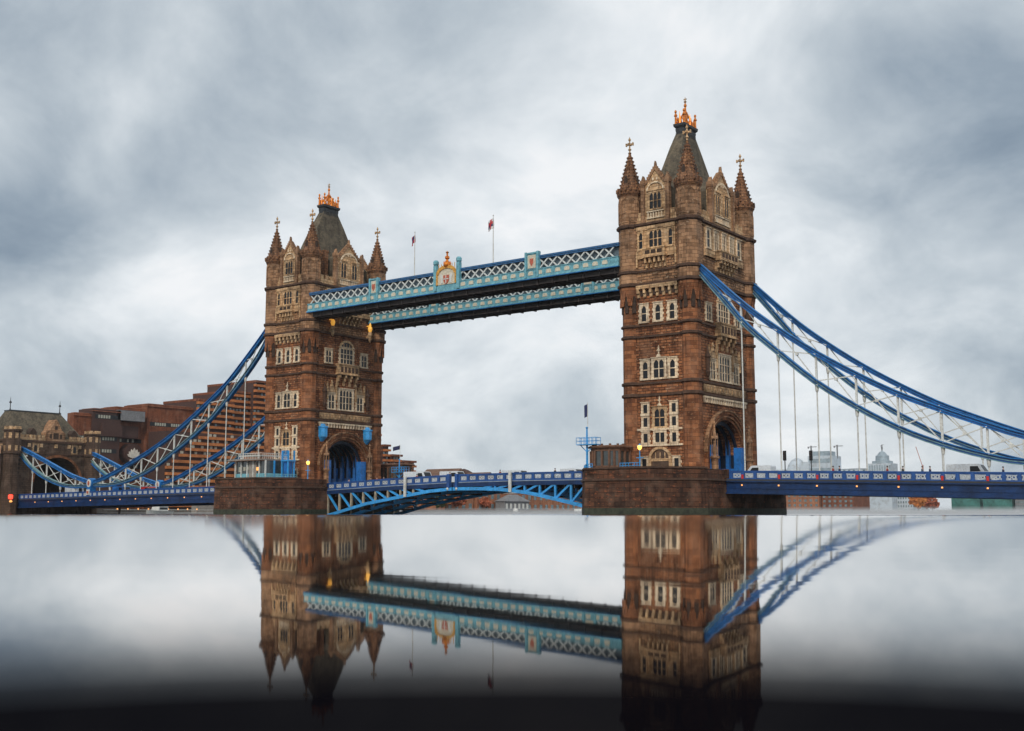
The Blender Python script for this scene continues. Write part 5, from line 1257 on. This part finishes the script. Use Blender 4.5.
van(-96.0, 9.0, ZL(-96), 4.6, 2.2, 2.0, 'portal_blue', 'second blue van on the left deck, right of the first', name='blue_van')
van(-91.5, 5.0, ZL(-90), 4.4, 1.95, 1.9, 'bus_red', 'red van on the left deck just right of the blue vans', name='red_van')
for (x, y, lb) in ((59.9, 1.6, 'traffic light on the right deck, left one of two'), (63.8, 1.6, 'traffic light on the right deck, right one of two')):
    r_ = thing('traffic_light', (x, y, ZR(x)), lb, 'traffic light', 'traffic lights on the right deck'); z = ZR(x)
    MB().lathe(x, y, [(z, .08), (z+3.9, .07)], 6).build('pole', 'lead', r_); MB().box(x-.17, x+.17, y-.3, y-.05, z+2.75, z+4.0).box(x-.24, x+.24, y-.04, y+.0, z+2.7, z+4.1).build('signal_head', 'rubber', r_)
    for k in range(3): MB().lathe(x, y-.36, [(z+2.85+k*.38, .02), (z+2.98+k*.38, .1), (z+3.1+k*.38, .02)], 8).build('lens', 'hotel_dark', r_)

def person(x, y, z, yaw, top, low, label, s_=1.0, step=.18):
    r_ = thing('person', (x, y, z), label, 'person', 'pedestrians on the bridge pavements')
    def skin_obj(name, m, V, E, Rr, parent):
        me = bpy.data.meshes.new(name); me.from_pydata([(a*s_, b*s_, c*s_) for a, b, c in V], E, []); o = bpy.data.objects.new(name, me); COL.objects.link(o)
        md = o.modifiers.new('skin', 'SKIN'); me.materials.append(MAT[m])
        if not me.skin_vertices: me.attributes  # layer is made with the modifier
        for i, q_ in enumerate(Rr): me.skin_vertices[0].data[i].radius = (q_*s_, q_*s_*.85)
        me.skin_vertices[0].data[0].use_root = True
        sb = o.modifiers.new('sub', 'SUBSURF'); sb.levels = 1; sb.render_levels = 1
        o.parent = parent; return o
    V = [(0,0,.95), (0,.0,1.2), (0,.0,1.42), (.02,0,1.53), (.04,0,1.66), (0,-.10,.88), (step*.6,-.1,.48), (step,-.1,.06), (step+.14,-.1,.04), (0,.10,.88), (-step*.3,.1,.5), (-step,.1,.08), (-step+.13,.1,.04),
         (0,-.19,1.40), (-.03,-.24,1.12), (.08,-.22,.88), (0,.19,1.40), (.03,.24,1.12), (.14,.22,.9)]
    E_ = [(0,1),(1,2),(2,3),(3,4),(0,5),(5,6),(6,7),(7,8),(0,9),(9,10),(10,11),(11,12),(2,13),(13,14),(14,15),(2,16),(16,17),(17,18)]
    Rr = [.13,.13,.12,.05,.10,.085,.06,.045,.035,.085,.06,.045,.035,.055,.042,.03,.055,.042,.03]
    b = skin_obj('body', 'skin', V, E_, Rr, r_)
    skin_obj('coat', top, [V[0], V[1], V[2], V[13], V[14], (.07*1, -.225, .93), V[16], V[17], (.13, .225, .95), (0, 0, .78)], [(0,1),(1,2),(2,3),(3,4),(4,5),(2,6),(6,7),(7,8),(0,9)], [.17,.165,.14,.075,.06,.05,.075,.06,.05,.18], b)
    skin_obj('trousers', low, [V[0], V[5], V[6], V[7], V[9], V[10], V[11]], [(0,1),(1,2),(2,3),(0,4),(4,5),(5,6)], [.14,.10,.078,.06,.10,.078,.06], b)
    MB().lathe(.0, 0, [(1.62, .09), (1.70, .115), (1.76, .1), (1.80, .03)], 8).build('hair', 'hair', None).parent = b
    r_.rotation_euler.z = yaw
PP = [(67.6, -.1, ZR, 0, 'cloth0', 'cloth1', 'person in red coat on the right deck, left one of a pair'), (68.5, -.1, ZR, 0, 'cloth1', 'cloth1', 'person in dark coat on the right deck beside the one in red'),
      (75.0, .0, ZR, PI, 'cloth0', 'cloth2', 'person in red on the right deck near the middle of the span'), (77.0, .2, ZR, PI, 'cloth2', 'cloth1', 'person in dark green coat near the middle of the right deck'),
      (82.6-2.0, -.1, ZR, 0, 'cloth1', 'cloth1', 'person in navy coat left of the long white van'), (79.6, -.1, ZR, 0, 'cloth3', 'cloth1', 'person in grey coat left of the long white van'),
      (89.6, -.1, ZR, 0, 'cloth1', 'cloth2', 'person in dark coat right of the long white van, near picture edge'),
      (-20.8, 1.6, ZB, 0, 'cloth2', 'cloth1', 'person in green coat on the drawbridge, nearest the left tower'), (-19.2, 1.5, ZB, 0, 'cloth0', 'cloth1', 'person in red coat on the drawbridge near the left tower'),
      (-17.6, 1.6, ZB, PI, 'cloth1', 'cloth1', 'person in navy coat on the left drawbridge leaf beside a white van'), (-9.4, 1.4, ZB, 0, 'cloth0', 'cloth2', 'person in red coat between the two white vans'),
      (-26.4, 1.6, ZB, 0, 'cloth4', 'cloth1', 'person in beige coat right outside the left archway'), (-1.6, 1.2, ZB, 0, 'cloth1', 'cloth1', 'person in navy coat where the drawbridge leaves meet'),
      (9.2, 1.4, ZB, PI, 'cloth0', 'cloth1', 'person in red coat on the right drawbridge leaf'), (20.4, 1.4, ZB, 0, 'cloth2', 'cloth1', 'person in dark green coat near the nearer pier'),
      (-86.8, 1.2, ZL, 0, 'cloth1', 'cloth1', 'person in navy coat on the left deck right of the red van'), (-71.0, .9, ZL, 0, 'cloth4', 'cloth1', 'person in beige coat on the left deck near the pavilion')]
for (x, y, zf, yw, a_, b_, lb) in PP: person(x, y, zf(x)+.12, yw, a_, b_, lb)
for sg, tab, lab in ((1, TABR, 'raised pavement along the right deck'),):
    pass

# ------------------------------------------------------------------ small craft and jetties
def boat(x, y, L_, label, m='panel_white', yaw=0, name='small_boat'):
    r_ = thing(name, (0, 0, 0), label, 'boat', 'small boats moored on the far side')
    s = MB(); rings = []
    for t in (-1, -.6, 0, .6, .9, 1.0):
        hw = L_*.16*(1-max(0, t)**2.2*.92); xx = t*L_/2; rings.append([(xx, -hw, 1.0+.25*max(0, t)), (xx, -hw*.7, .1), (xx, 0, -.2), (xx, hw*.7, .1), (xx, hw, 1.0+.25*max(0, t))])
    s.loft(rings); s.build('hull', m, r_)
    s = MB(); s.loft([[(-L_*.3, -L_*.11, z), (L_*.15-d, -L_*.11, z), (L_*.15-d, L_*.11, z), (-L_*.3, L_*.11, z)] for z, d in ((1.0, 0), (2.2, .5))]); s.build('cabin', 'panel_white', r_)
    s = MB()
    for sg in (-1, 1): s.box(-L_*.26, L_*.08, sg*L_*.111-.03, sg*L_*.111+.03, 1.4, 1.95)
    s.build('window', 'glass', r_)
    r_.location = (x, y, .6); r_.rotation_euler.z = yaw; return r_
boat(-131, 235, 13, 'white cabin boat moored below the orange brick terrace', yaw=R(-60))
boat(-133, 196, 7, 'small white boat below the gabled brick houses', yaw=R(-60))
boat(-128, 34, 10, 'white motor boat moored under the left deck', yaw=R(-70))
boat(-70, 520, 22, 'long pale boat on the far water under the right deck', yaw=R(10))
jt = thing('jetty', (-133, 45, 0), 'floating jetty with small orange lamps under the left deck', 'jetty')
MB().box(-136, -131, 20, 80, .1, 1.0).build('pontoon', 'quay', jt); MB().box(-135, -132.6, 50, 74, 1.0, 3.2).build('shelter', 'roof_grey', jt)
MB().box(-131.2, -131.0, 20, 80, 1.9, 2.0).build('handrail', 'white_paint', jt)
for k in range(9): MB().lathe(-131.1, 24+k*3.1, [(1.9, .1), (2.1, .22), (2.3, .1)], 8).build('lamp', 'amber_lamp', jt)
for k, (x, y) in enumerate(((-131.5, 5.5), (-128.5, 12.5), (-126.0, 21.0))):
    r_ = thing('mooring_post', (x, y, 0), 'dark mooring post standing in the water under the left deck, %s' % ('nearest the gatehouse', 'between two others', 'rightmost')[k], 'mooring post', 'mooring posts')
    MB().tube((x, y, -1), (x-.5+k*.5, y, 4.2+.3*k), .25, 8).build('pile', 'dark_and_shade_stone', r_); MB().lathe(x-.5+k*.5, y, [(4.0+.3*k, .34), (4.5+.3*k, .34), (4.7+.3*k, .1)], 8).build('cap', 'walk_cyan' if k == 2 else 'lead', r_)
r_ = thing('navigation_light', (-134.8, -1.4, 4.0), 'red navigation lamp over a small yellow one at the left shore end', 'lamp')
MB().lathe(-134.2, -3.2, [(4.3, .2), (4.5, .55), (5.3, .55), (5.5, .2)], 10).build('red_lantern', 'red_lamp', r_); MB().lathe(-134.0, -3.2, [(3.6, .2), (3.8, .4), (4.1, .2)], 8).build('yellow_lantern', 'amber_lamp', r_)

# ------------------------------------------------------------------ air
def volume(name, d, col, box, label=None):
    m = bpy.data.materials.new(name+'_air'); m.use_nodes = True; t = m.node_tree; t.nodes.clear()
    v = N(t, 'ShaderNodeVolumePrincipled'); v.inputs['Density'].default_value = d; v.inputs['Color'].default_value = (*col, 1); v.inputs['Anisotropy'].default_value = .2
    o = N(t, 'ShaderNodeOutputMaterial'); t.links.new(v.outputs[0], o.inputs['Volume'])
    b = MB().box(*box); ob = b.build(name, m); ob['kind'] = 'stuff'; return ob
volume('haze', 0.00007, (.93, .96, 1.0), (-700, 500, -300, 1200, -3, 75))
volume('mist', 0.011, (1, 1, 1), (-141, 135, 24, 520, .85, 1.3))
volume('mist', 0.006, (1, 1, 1), (-141, 135, 60, 520, 1.31, 1.8))
volume('mist', 0.0035, (1, 1, 1), (-141, 135, 100, 520, 1.81, 2.6))
